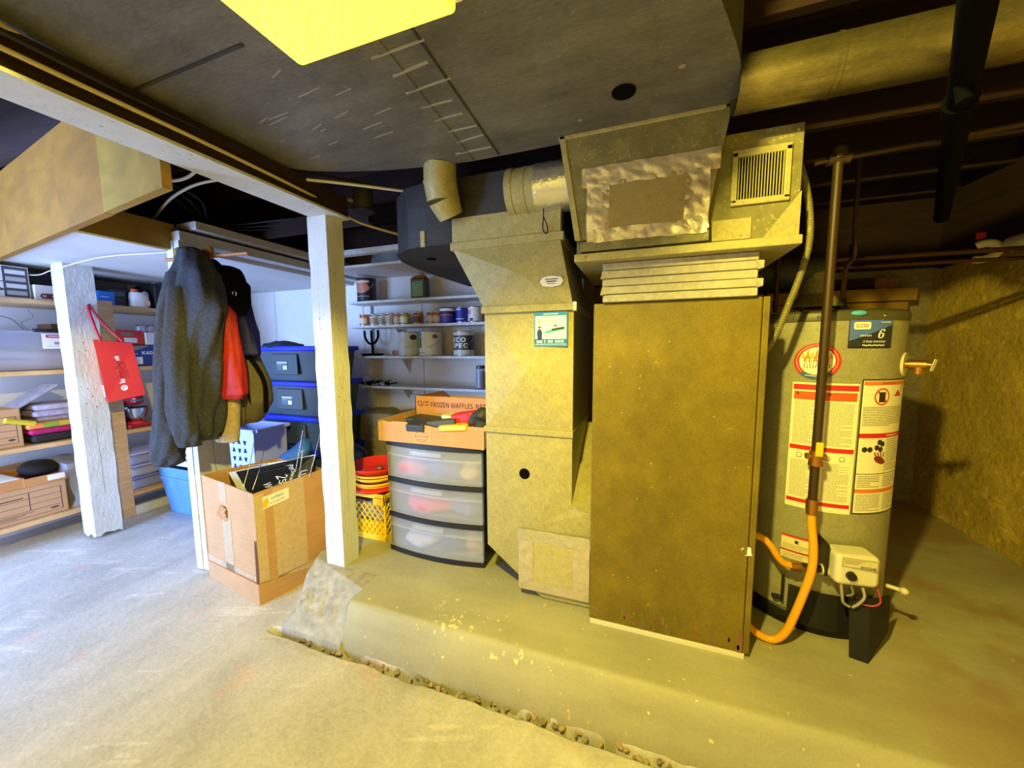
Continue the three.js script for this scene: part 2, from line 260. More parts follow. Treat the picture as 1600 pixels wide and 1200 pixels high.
struct('wall_ledge', [jitter(new THREE.BoxGeometry(2.2, .62, .3, 40, 10, 8).translate(-1.5, .51, -2.78), .05, 12)], M.concreteGrey, 'rough grey concrete ledge at the foot of the storage wall', 'ledge');
{ // wall behind the camera with the open doorway that lets the daylight in
  const w = structGroup('wall_front', 'wall with the open doorway that lets daylight in', 'wall');
  part(w, 'wall_panel', box(-4.75, -4.05, -.1, 2.72, 1.8, 2.05, 0), M.whiteWall); part(w, 'wall_panel', box(-2.75, 2.25, -.1, 2.72, 1.8, 2.05, 0), M.whiteWall); part(w, 'lintel', box(-4.05, -2.75, 2.06, 2.72, 1.8, 2.05, 0), M.whiteWall);
  const d = structGroup('door_1', 'white frame of the open doorway', 'door frame');
  part(d, 'jamb', box(-4.1, -4.05, 0, 2.1, 1.74, 1.8), M.whiteTrim); part(d, 'jamb', box(-2.75, -2.7, 0, 2.1, 1.74, 1.8), M.whiteTrim); part(d, 'head', box(-4.1, -2.7, 2.06, 2.12, 1.74, 1.8), M.whiteTrim);
  struct('added_partition', box(-2.72, -2.6, -.05, 2.4, .75, 1.8, .004), M.whiteWall, 'white partition added out of view to shape the doorway daylight', 'wall');  // unseen partition added to sharpen the edge of the daylight on the floor
}
{ // ceiling: dark joists along x under the subfloor
  const c = structGroup('ceiling', 'dark unfinished joist ceiling', 'ceiling');
  part(c, 'subfloor', box(-4.75, 2.25, 2.66, 2.8, -3.85, 2.05, 0), M.subfloor);
  for (let i = 0; i < 14; i++) { const z = -3.5 + i * .4; part(c, 'joist', box(-4.5, 1.99, 2.44, 2.66, z - .02, z + .02, .003), M.joist); }
}
// low ceiling, header beam, soffit and posts of the storage nook
struct('trim_5', prismY([[-4.5, -1.27], [-2.66, -1.06], [-2.66, -2.92], [-4.5, -2.92]], 2.0, 2.03), M.whiteWall, 'white board ceiling over the storage shelves', 'ceiling board');
struct('trim_13', box(-2.5, -.6, 2.045, 2.065, -2.92, -2.45, .002), M.whiteWall, 'white board ceiling over the paint shelf', 'ceiling board');
{ const dx = -1.64 + 3.82, dz = -.895 + 1.17, ux = dx / Math.hypot(dx, dz), uz = dz / Math.hypot(dx, dz), at = (s, o) => [-3.82 + ux * s + uz * o, -1.17 + uz * s - ux * o];
  const slab = (s0, s1, y0, y1, o = 0, m = .03) => prismY([at(s0, o), at(s1, o), at(s1, o + m), at(s0, o + m)], y0, y1);
  const s = structGroup('trim_6', 'yellowed plywood fascia boards hanging in front of the storage nook', 'fascia');
  part(s, 'board', slab(-.72, 1.655, 1.98, 2.44), M.ply); part(s, 'board', slab(1.662, 2.19, 1.98, 2.44, -.004), M.plyLit, 'end board of the fascia, lamplight put into its paler colour');  // lamplight at this end is put into the paler board colour
}
struct('trim_7', box(-2.665, -2.62, 1.98, 2.13, -1.46, -1.05, .004), M.plyOlive, 'olive header board above the middle post', 'header board');  // header board in one plain olive plywood colour
{ const t = structGroup('trim_8', 'layered white top plates running back from the middle post', 'top plate');
  part(t, 'plate', box(-2.66, -2.55, 2.03, 2.085, -2.92, -1.44, .003), M.white); part(t, 'plate', box(-2.66, -2.565, 2.088, 2.10, -2.92, -1.44, .001), M.joist); part(t, 'plate', box(-2.68, -2.50, 2.102, 2.15, -2.92, -1.5, .003), M.white);
  part(t, 'blocking', box(-2.5, -1.6, 2.16, 2.26, -1.95, -1.91, .003), M.joist); part(t, 'blocking', box(-2.5, -1.3, 2.12, 2.16, -2.42, -2.36, .003), M.whiteTrim); part(t, 'blocking', box(-3.0, -1.0, 2.2, 2.4, -2.64, -2.6, .003), M.joist);
}
{ const b = structGroup('trim_9', 'white painted flat beam board leading to the near post', 'beam'); part(b, 'beam_board', box(-1.625, -1.465, 2.066, 2.078, -1.61, 1.7, .002), M.white); part(b, 'backing', box(-1.60, -1.475, 2.078, 2.18, -1.61, 1.7, .003), M.joist); }
const crackTex = canvasTex(256, 2048, (g, w, h) => {
  g.fillStyle = '#eeedec'; g.fillRect(0, 0, w, h); seed = 31;
  for (let i = 0; i < 2600; i++) { const v = 222 + rnd() * 28 | 0; g.fillStyle = `rgba(${v},${v},${v},.35)`; g.fillRect(rnd() * w, rnd() * h, 1 + rnd() * 7, 10 + rnd() * 60); }
  g.fillStyle = '#3a3836'; for (let i = 0; i < 26; i++) g.fillRect(rnd() * w, rnd() * h, 2 + rnd() * 2, 4 + rnd() * 10);
  for (const [x, y] of [[90, 900], [120, 960], [60, 1010], [150, 1040], [100, 560], [108, 620]]) { g.beginPath(); g.arc(x, y, 5, 0, 7); g.fill(); }
  g.strokeStyle = '#35322f'; g.lineWidth = 3; g.beginPath(); let x = 120; g.moveTo(x, 1150); for (let y = 1150; y < 1720; y += 14) { x += (rnd() - .45) * 5; g.lineTo(x, y); } g.stroke();
  g.lineWidth = 2; g.beginPath(); x = 105; for (let y = 280; y < 760; y += 16) { x += (rnd() - .5) * 4; if (rnd() < .45) g.moveTo(x, y); else g.lineTo(x, y); } g.stroke();
});
const postMat = mat('#dcdcda', .6, { map: crackTex, ...bm(.5, .002) }); postMat.bumpMap.repeat.set(1, 6);
function ragged(x0, x1, y0, y1, z0, z1, amp) {   // square timber post with a worn uneven foot and softly dented corners
  const g = new THREE.BoxGeometry(x1 - x0, y1 - y0, z1 - z0, 6, 60, 6); g.userData.uv = true; const p = g.attributes.position, h = y1 - y0;
  for (let i = 0; i < p.count; i++) { let x = p.getX(i), y = p.getY(i), z = p.getZ(i); const e = .004 * (vnoise(y * 12 + 3, x * 20 + z * 20 + 9) - .5); if (y < -h / 2 + .001) y += amp * fbm(x * 40 + 20, z * 40 + 20, 2); x += Math.sign(x) * e; z += Math.sign(z) * e; p.setXYZ(i, x, y, z); }
  g.translate((x0 + x1) / 2, (y0 + y1) / 2, (z0 + z1) / 2); g.computeVertexNormals(); return g;
}
single('support_post', ragged(-3.93, -3.775, 0, 2.0, -1.57, -1.42, .05), postMat, 'white painted square post with a rotted foot and long crack, by the shelves', 'post');
{ const t = thing('stud_post', 'doubled white stud post behind the hanging grey jacket', 'post', [-2.6, 0, -1.53]);
  part(t, 'stud', ragged(-2.645, -2.602, 0, 2.03, -1.62, -1.43, .01), postMat); part(t, 'stud', ragged(-2.598, -2.555, 0, 2.03, -1.62, -1.435, .01), postMat); part(t, 'splint', box(-2.67, -2.645, .0, 1.98, -1.5, -1.435, .004), M.white); }
single('support_post', ragged(-1.64, -1.52, PAD - .01, 2.068, -1.61, -1.5, .012), postMat, 'white painted post standing on the broken slab corner', 'post');

// ---------------------------------------------------------------- furnace, ducts
{ // overhead trunk duct with a curved heel
  const t = thing('trunk_duct', 'wide grey sheet metal trunk duct with curved heel under the joists', 'duct', [-.6, 2.185, -.6]);
  const out = [[.262, -1.5], [-.7, -1.503], [-.87, -1.485], [-1.08, -1.447], [-1.28, -1.39], [-1.42, -1.33], [-1.53, -1.245], [-1.585, -1.14], [-1.595, -1.03], [-1.56, -.86], [-1.5, -.7], [-1.47, -.55], [-1.46, -.25], [-.25, -.25], [.03, -.75], [.205, -1.18], [.235, -1.27], [.258, -1.4]];  // unseen near end and right taper are shaped to steer the bulb light
  part(t, 'duct_body', prismY(out, 2.185, 2.43), M.duct);
  part(t, 'seam', prismY([[-1.47, -.756], [-1.0, -.751], [-1.0, -.742], [-1.47, -.747]], 2.181, 2.186), M.ductDark);
  const strip = (x0, z0, x1, z1, w, name, m, y = 2.182) => { const dx = x1 - x0, dz = z1 - z0, l = Math.hypot(dx, dz), nx = -dz / l * w / 2, nz = dx / l * w / 2; return part(t, name, prismY([[x0 + nx, z0 + nz], [x1 + nx, z1 + nz], [x1 - nx, z1 - nz], [x0 - nx, z0 - nz]], y, 2.186), m); };
  strip(-.71, -1.49, -.665, -.7, .03, 'seam', M.duct); strip(-.58, -1.49, -.555, -.7, .006, 'seam', M.ductDark);
  const mastic = mat('#a9a79c', .7, { map: rep(T.fine, .1) });
  for (let i = 0; i < 9; i++) { const z = -1.42 + i * .075, x = -.66 + (z + 1.485) * .05; strip(x - rr(.04, .09), z - .004, x + rr(.02, .09), z + rr(-.006, .012), rr(.005, .009), 'mastic_stroke', mastic, 2.1815); }
  for (let i = 0; i < 15; i++) { const x = rr(-1.35, -.85), z = rr(-1.25, -.85); strip(x, z, x + rr(.03, .1), z + rr(.005, .015), .003, 'scratch', mastic, 2.1835); }
  part(t, 'plug', [lathe([[0, -.004], [.03, -.004], [.036, -.001], [.037, .002]], [-.08, 2.182, -1.275], 24)], M.blackMatte, 'black round hole plug');
  part(t, 'paint_spot', [new THREE.CylinderGeometry(.008, .008, .002, 8).translate(-.23, 2.183, -1.37), new THREE.CylinderGeometry(.006, .01, .002, 7).translate(.08, 2.183, -1.22)], mastic);
}
{ // wrap light on the underside of the trunk duct; only its far corner shows at the top of the frame
  const t = thing('ceiling_light', 'glowing yellow ceiling light fixed under the trunk duct', 'lamp', [-.64, 2.135, -.56]);
  part(t, 'housing', box(-.882, -.40, 2.168, 2.185, -.818, -.3, .003), M.whitePlastic);
  part(t, 'diffuser', box(-.872, -.41, 2.135, 2.169, -.808, -.31, .012), new THREE.MeshStandardMaterial({ color: '#f0e4a0', roughness: .35, emissive: new THREE.Color().setRGB(1, .8, .05), emissiveIntensity: 1.6, bumpMap: rep(T.bumpy, .1), bumpScale: .006 }));
  const A = new THREE.RectAreaLight(LAMP, 3, .46, .5); A.position.set(0, -.004, 0); A.rotation.x = -Math.PI / 2; A.name = 'wrap_light'; t.add(A);
}
{ // bare bulb on the joists behind the camera: the main lamp of the furnace side; the trunk duct cuts its light off above the furnace
  const t = thing('bare_bulb', 'bare yellow bulb in a porcelain holder on the joists', 'lamp', [-.33, 2.3, .04]);
  part(t, 'mount_board', box(-.45, -.21, 2.42, 2.44, -.1, .12, .003), M.wood); part(t, 'holder', lathe([[0, .12], [.05, .12], [.05, .1], [.025, .07], [.02, .06], [0, .06]], [-.33, 2.3, .04], 24), M.whitePlastic);
  part(t, 'glass', new THREE.SphereGeometry(.034, 20, 14).scale(1, 1.15, 1).translate(-.33, 2.33, .04), new THREE.MeshStandardMaterial({ color: '#fff2c0', emissive: new THREE.Color().setRGB(1, .8, .3), emissiveIntensity: 6 }));
  const L = new THREE.PointLight(LAMP, LAMPCD, 0, 2); L.position.set(0, .03, 0); L.castShadow = true; L.shadow.radius = 2; L.name = 'bulb_light'; t.add(L);
}
{ const t = thing('round_duct', 'round galvanised duct running from the trunk duct to the right', 'duct', [1.1, 2.1, -1.36]);
  part(t, 'pipe', cyl([.24, 2.178, -1.36], [1.97, 2.178, -1.36], .074, .074, 40, true), M.pipeSteel);
  for (const x of [.47, 1.15]) part(t, 'joint_ring', cyl([x, 2.178, -1.36], [x + .012, 2.178, -1.36], .0765, .0765, 40, true), M.pipeSteel);
}
{ // plenum above the furnace
  const t = thing('furnace_plenum', 'spotted galvanised plenum box above the furnace with a taped access panel', 'plenum', [.1, 1.72, -1.75]);
  part(t, 'side_box', box(-.26, .468, 1.745, 2.112, -2.05, -1.5, .004), M.galvDull);
  part(t, 'side_gusset', poly([[.469, 1.75, -1.497], [.469, 1.90, -1.497], [.36, 1.75, -1.497]], [[0, 1, 2]]), M.galv);
  const f = [[-.315, 2.185, -1.455], [.252, 2.185, -1.455], [.185, 1.80, -1.455], [-.252, 1.80, -1.455]], b = f.map(([x, y]) => [x, y, -1.72]);
  part(t, 'front_hood', hexa(f, b), M.galvDull);
  part(t, 'hood_edge', [box(-.322, -.300, 1.80, 2.185, -1.458, -1.45, .002)].map((g) => g.applyMatrix4(new THREE.Matrix4().set(1, -.165, 0, .165 * 2.185, 0, 1, 0, 0, 0, 0, 1, 0, 0, 0, 0, 1))), M.galv);
  part(t, 'hood_edge', [box(.232, .252, 1.80, 2.185, -1.458, -1.45, .002)].map((g) => g.applyMatrix4(new THREE.Matrix4().set(1, .174, 0, -.174 * 2.185, 0, 1, 0, 0, 0, 0, 1, 0, 0, 0, 0, 1))), M.galvDull);
  part(t, 'flange', box(-.325, .262, 2.172, 2.186, -1.462, -1.45, .003), M.galv);
  part(t, 'lip', box(-.262, .468, 1.722, 1.752, -2.05, -1.455, .004), M.galv); part(t, 'lip_strip', box(-.24, .2, 1.758, 1.795, -1.5, -1.452, .004), M.galvDull);
  for (const [x, y, z] of [[-.22, 1.737, -1.453], [.44, 1.762, -1.498], [.30, 1.775, -1.495], [.45, 2.09, -1.498]]) part(t, 'screw', new THREE.SphereGeometry(.005, 8, 6).translate(x, y, z), M.galv);
  part(t, 'access_panel', box(-.16, .145, 1.825, 2.0, -1.456, -1.449, .002), M.tapePanel, 'tan access panel');
  // crumpled foil tape frame round the panel
  const tape = (x0, x1, y0, y1, n, s) => { const nx = Math.max(4, Math.round((x1 - x0) * 110)), ny = Math.max(4, Math.round((y1 - y0) * 110)); part(t, 'foil_tape', grid(range([x0, x1, nx]), range([y0, y1, ny]), (x, y) => [x + .005 * (vnoise(y * 25 + n, x * 9) - .5), y + .005 * (vnoise(x * 25 + n, y * 9) - .5), -1.4478 + 1.7 * s * (Math.abs(fbm(x * 26 + n, y * 26, 3) - .5) * 2 - .2), x, y]), M.foilDull); };
  tape(-.232, .222, 1.985, 2.055, 3, .006); tape(-.215, -.135, 1.79, 2.0, 13, .006); tape(.118, .195, 1.80, 2.0, 33, .007); tape(-.19, .19, 1.785, 1.832, 53, .005);
  part(t, 'plate', box(.212, .332, 1.762, 1.832, -1.5, -1.494, .002), M.galv);
  const gr = part(t, 'grille_frame', [box(.265, .435, 2.028, 2.052, -1.5, -1.488), box(.265, .435, 1.872, 1.892, -1.5, -1.488), box(.265, .283, 1.88, 2.045, -1.5, -1.488), box(.417, .435, 1.88, 2.045, -1.5, -1.488)], M.galv);
  part(t, 'grille_back', box(.28, .42, 1.885, 2.035, -1.499, -1.4975, 0), M.blackMatte);
  for (let i = 0; i < 16; i++) { const x = .287 + i * .0084; part(gr, 'slat', box(x - .0014, x + .0014, 1.888, 2.032, -1.497, -1.490, .0005), M.galv); }
}
{ const t = thing('duct_collar', 'stack of pale cleated metal strips between furnace and plenum', 'duct collar', [.1, 1.57, -1.75]);
  for (let i = 0; i < 5; i++) { const y = 1.571 + i * .0302, j = rr(-.004, .004); part(t, 'cleat_strip', box(-.158 + j, .366 + j, y, y + .029, -2.0, -1.508 + (i % 2) * .004, .004), M.collar); if (i % 2) for (const x of [-.160, .352]) part(t, 'clip', poly([[x, y + .029, -1.502], [x + .026, y + .027, -1.501], [x + .026, y + .002, -1.503], [x + (x < 0 ? -.006 : .008), y - .004, -1.497]], [[0, 1, 2, 3]]), M.collar); }
}
{ const t = thing('furnace', 'tall brown steel furnace cabinet with rust along its foot', 'furnace', [.108, PAD, -1.82]);
  part(t, 'cabinet', box(-.19, .406, PAD + .012, 1.566, -2.12, -1.54, .004), M.furnace);
  part(t, 'front_panel', box(-.194, .388, PAD + .02, 1.57, -1.541, -1.53, .004), M.furnace); part(t, 'side_flange', box(.390, .411, PAD + .02, 1.57, -1.56, -1.53, .003), M.furnace);
  part(t, 'kick_strip', box(-.19, .395, PAD, PAD + .02, -1.56, -1.525, .002), M.creamPlastic, 'pale strip along the foot');
  const rs = []; seed = 5; for (let i = 0; i < 60; i++) { const x = -.18 + .56 * Math.pow(rnd(), .6), y = PAD + .03 + Math.pow(rnd(), 2.5) * .16, r = rr(.002, .006); rs.push(new THREE.CylinderGeometry(r, r * .8, .0012, 6).rotateX(Math.PI / 2).scale(1, rr(1, 4), 1).translate(x, y, -1.5297)); }
  rs.push(box(.368, .388, PAD + .02, PAD + .1, -1.531, -1.5292, .0005)); part(t, 'rust_spots', rs, M.rust);
  const chips = []; for (let i = 0; i < 20; i++) chips.push(new THREE.CylinderGeometry(.0015, .0015, .001, 5).rotateX(Math.PI / 2).scale(rr(.8, 2), rr(.8, 2.2), 1).translate(rr(-.18, .38), rr(.35, 1.45), -1.5297)); part(t, 'paint_chips', chips, mat('#cdbd92', .7));
  part(t, 'torn_tape', jitter(new THREE.BoxGeometry(.03, .03, .002, 6, 6, 1).translate(.385, .635, -1.529), .012, 60), M.paper, 'white torn tape');
}
{ // return air drop
  const t = thing('return_duct', 'galvanised return air drop beside the furnace with taped patch and sticker', 'duct', [-.5, PAD, -1.82]);
  const face = (x0, x1, y0, y1, zb = -1.6, k = .022) => poly([[x0, y0, zb], [x1, y0, zb], [x1, y1, zb], [x0, y1, zb], [(x0 + x1) / 2, (y0 + y1) / 2, zb + k]], [[0, 1, 4], [1, 2, 4], [2, 3, 4], [3, 0, 4]]);   // cross-broken sheet
  part(t, 'drop_body', box(-.703, -.288, 1.0, 1.565, -2.06, -1.602, .003), M.galv); part(t, 'front_sheet', face(-.703, -.288, 1.02, 1.555), M.galv);
  part(t, 'side_sheet', box(-.2885, -.2868, 1.0, 1.56, -2.06, -1.602, 0), M.galv);
  const top = [[-.862, 1.86], [-.349, 1.86], [-.29, 1.575], [-.703, 1.575]];
  const tf = top.map(([x, y]) => [x, y, -1.6]), tb = top.map(([x, y]) => [x, y, -2.06]); part(t, 'transition', hexa(tf.map(([x, y, z]) => [x, y, z - .002]), tb), M.galv);
  const ctr = [-.56, 1.735, -1.576]; part(t, 'transition_sheet', poly([...tf, ctr], [[0, 4, 1], [1, 4, 2], [2, 4, 3], [3, 4, 0]]), M.galv);
  part(t, 'cap_strip', box(-.872, -.338, 1.852, 1.888, -2.07, -1.592, .003), M.galv); part(t, 'cap_end', box(-.345, -.33, 1.85, 1.885, -1.61, -1.588, .003), M.galv);
  part(t, 'joint_band', box(-.714, -.278, 1.554, 1.586, -2.07, -1.582, .003), M.galv); part(t, 'joint_clip', box(-.288, -.270, 1.55, 1.59, -1.605, -1.578, .003), M.foil);
  part(t, 'seam_band', box(-.711, -.283, .998, 1.026, -2.065, -1.588, .003), M.galv);
  const bt = [[-.703, 1.0], [-.288, 1.0], [-.288, .69], [-.2, .66], [-.2, .215], [-.43, .215], [-.703, .43]];
  part(t, 'boot', prism(bt, -1.602, -2.06), M.galv);
  part(t, 'boot_sheet', poly([[-.703, 1.0, -1.6], [-.288, 1.0, -1.6], [-.288, .67, -1.6], [-.44, .58, -1.582], [-.703, .43, -1.6], [-.43, .215, -1.6], [-.2, .215, -1.6], [-.2, .66, -1.6]], [[0, 3, 1], [1, 3, 2], [0, 4, 3], [4, 5, 3], [5, 6, 3], [6, 7, 3], [7, 2, 3]]), M.galv);
  part(t, 'boot_shoulder', poly([[-.288, .69, -1.6], [-.2, .66, -1.6], [-.2, .98, -2.06], [-.288, .98, -2.06]], [[0, 1, 2, 3]]), M.galv);
  part(t, 'boot_runner', box(-.43, -.2, PAD, .217, -2.05, -1.612, .002), M.galv);
  part(t, 'patch_panel', box(-.475, -.262, .292, .505, -1.59, -1.5795, .002), M.patch, 'flat tan patch');
  const tp = (x0, x1, y0, y1, n, s, m) => part(t, 'foil_tape', grid(range([x0, x1, Math.round((x1 - x0) * 120) + 3]), range([y0, y1, Math.round((y1 - y0) * 120) + 3]), (x, y) => [x, y, -1.5788 + s * (Math.abs(fbm(x * 24 + n, y * 24, 3) - .5) * 2 - .1), x, y]), m);
  tp(-.54, -.2, .495, .552, 2, .008, M.foil); tp(-.535, -.462, .26, .50, 12, .006, M.foilDull); tp(-.275, -.202, .26, .50, 22, .003, M.foilDull); tp(-.53, -.202, .252, .30, 32, .003, M.foilDull);
  part(t, 'plug', lathe([[0, .005], [.018, .005], [.024, .002], [.026, 0]], [0, 0, 0], 24).rotateX(Math.PI / 2).translate(-.508, .812, -1.591), M.blackMatte, 'black round hole plug');
  const hx = new THREE.Shape([[-.052, 0], [-.04, .018], [0, .024], [.04, .018], [.052, 0], [.04, -.018], [0, -.024], [-.04, -.018]].map(([x, y]) => new THREE.Vector2(x, y)));
  part(t, 'maker_plate', new THREE.ExtrudeGeometry(hx, { depth: .003, bevelEnabled: false }).translate(-.382, 1.68, -1.590), M.paper, 'cream maker plate');
  part(t, 'plate_text', [box(-.41, -.354, 1.688, 1.691, -1.587, -1.5855, 0), box(-.405, -.36, 1.678, 1.682, -1.587, -1.5855, 0), box(-.40, -.365, 1.67, 1.672, -1.587, -1.5855, 0)], M.black);
  const st = canvasTex(400, 420, (g, w, h) => {
    g.fillStyle = '#d4e4f4'; g.fillRect(0, 0, w, h); g.fillStyle = '#2f8fc8'; g.fillRect(0, 0, w, 46); g.fillRect(0, 0, 14, h); g.fillRect(w - 14, 0, 14, h); g.fillStyle = '#1d6fa8'; g.fillRect(0, 330, w, 60); g.fillStyle = '#2f8fc8'; g.fillRect(0, 396, w, 24);
    g.fillStyle = '#e9eef4'; g.fillRect(24, 58, w - 48, 256); g.fillStyle = '#9cc4a8'; g.beginPath(); g.arc(62, 116, 24, 0, 7); g.fill(); g.fillStyle = '#b4c8b4'; for (let i = 0; i < 6; i++) g.fillRect(102 + i * 26, 102, 16, 28);
    g.fillStyle = '#34b79c'; g.beginPath(); g.moveTo(130, 236); g.lineTo(360, 180); g.lineTo(370, 214); g.lineTo(140, 262); g.fill(); g.fillStyle = '#163a30'; g.beginPath(); g.moveTo(210, 206); g.lineTo(356, 182); g.lineTo(360, 206); g.lineTo(212, 230); g.fill(); g.fillRect(240, 160, 34, 16);
    g.fillStyle = '#1f3f6b'; g.beginPath(); g.ellipse(66, 262, 32, 56, 0, 0, 7); g.fill(); g.fillRect(40, 270, 56, 70); g.fillStyle = '#c79a74'; g.beginPath(); g.arc(64, 196, 17, 0, 7); g.fill(); g.fillStyle = '#20242c'; g.fillRect(46, 176, 36, 14);
    g.fillStyle = '#cfe2ea'; for (let i = 0; i < 11; i++) if (i !== 1 && i !== 5) g.fillRect(122 + i * 22, 344, 15, 32); g.fillRect(30, 346, 70, 30); g.fillRect(110, 18, 180, 12);
  });
  part(t, 'sticker', quadXY(-.458, -.31, 1.402, 1.55, -1.584), mat('#ffffff', .35, { map: st }), 'teal service sticker');
}
{ const t = thing('curved_duct', 'curved return trunk duct behind the drop, shade put into its dark grey', 'duct', [-.9, 1.89, -2.1]);
  const out = [[-.34, -1.61], [-.86, -1.61], [-1.0, -1.60], [-1.12, -1.62], [-1.24, -1.70], [-1.31, -1.84], [-1.34, -2.05], [-1.345, -2.3], [-1.33, -2.75], [-.34, -2.75]];
  part(t, 'trunk_body', prismY(out, 1.889, 2.18), M.ductDark); part(t, 'rim', prismY(out.map(([x, z]) => [x === -.34 ? x : x - .006, z + .006]), 1.887, 1.897), M.ductDark);  // body colour darkened for the shade under the trunk duct
  part(t, 'neck', box(-.865, -.345, 1.889, 2.0, -2.05, -1.6, .003), M.galv); part(t, 'plug', lathe([[0, -.004], [.028, -.003], [.03, .002]], [-1.12, 1.888, -1.83], 20), M.blackMatte);
  part(t, 'strap', box(-1.035, -1.01, 1.885, 1.96, -1.605, -1.594, .002), M.galv);
}
{ const t = thing('elbow_duct', 'small galvanised elbow pipe dropping from the trunk duct', 'duct', [-.87, 2.0, -1.5]);
  part(t, 'upper_sleeve', cyl([-.862, 2.2, -1.50], [-.872, 2.13, -1.515], .071, .071, 28, true), M.galv); part(t, 'lower_sleeve', cyl([-.872, 2.135, -1.515], [-.868, 2.06, -1.535], .073, .073, 28, true), M.galv);
  part(t, 'mouth', cyl([-.868, 2.065, -1.535], [-.852, 2.0, -1.575], .072, .058, 28, true), M.galv); part(t, 'seam_ring', [cyl([-.872, 2.137, -1.515], [-.872, 2.131, -1.5165], .0755, .0755, 28), cyl([-.868, 2.066, -1.5345], [-.868, 2.06, -1.536], .0755, .0755, 28)], M.galv);
}
{ const t = thing('stub_duct', 'horizontal round galvanised stub with crinkled foil at the plenum', 'duct', [-.44, 1.97, -1.62]);
  part(t, 'pipe', cyl([-.57, 2.075, -1.62], [-.26, 2.075, -1.62], .098, .098, 40, true), M.galv); part(t, 'end_cap', cyl([-.572, 2.075, -1.62], [-.562, 2.075, -1.62], .0985, .0985, 40), M.galv);
  for (const [a, b] of [[-.575, -.545], [-.495, -.488]]) part(t, 'crimp_ring', cyl([a, 2.075, -1.62], [b, 2.075, -1.62], .101, .1005, 60, true), M.galv);
  const fo = new THREE.CylinderGeometry(.1015, .1015, .15, 70, 26, true); { const p = fo.attributes.position; for (let i = 0; i < p.count; i++) { const a = Math.atan2(p.getZ(i), p.getX(i)), k = 1 + .05 * (fbm(Math.cos(a) * 3 + 10, p.getY(i) * 40 + Math.sin(a) * 3 + 10, 3) - .4); p.setX(i, p.getX(i) * k); p.setZ(i, p.getZ(i) * k); } fo.computeVertexNormals(); } fo.rotateZ(Math.PI / 2); fo.translate(-.375, 2.075, -1.62);
  part(t, 'foil_wrap', fo, M.foil, 'crinkled shiny foil');
  part(t, 'wire_loop', tube([[-.41, 1.975, -1.56], [-.412, 1.94, -1.565], [-.42, 1.9, -1.585], [-.405, 1.88, -1.587], [-.398, 1.9, -1.585], [-.409, 1.94, -1.565]], .0022, 30, 5), M.blackMatte);
}
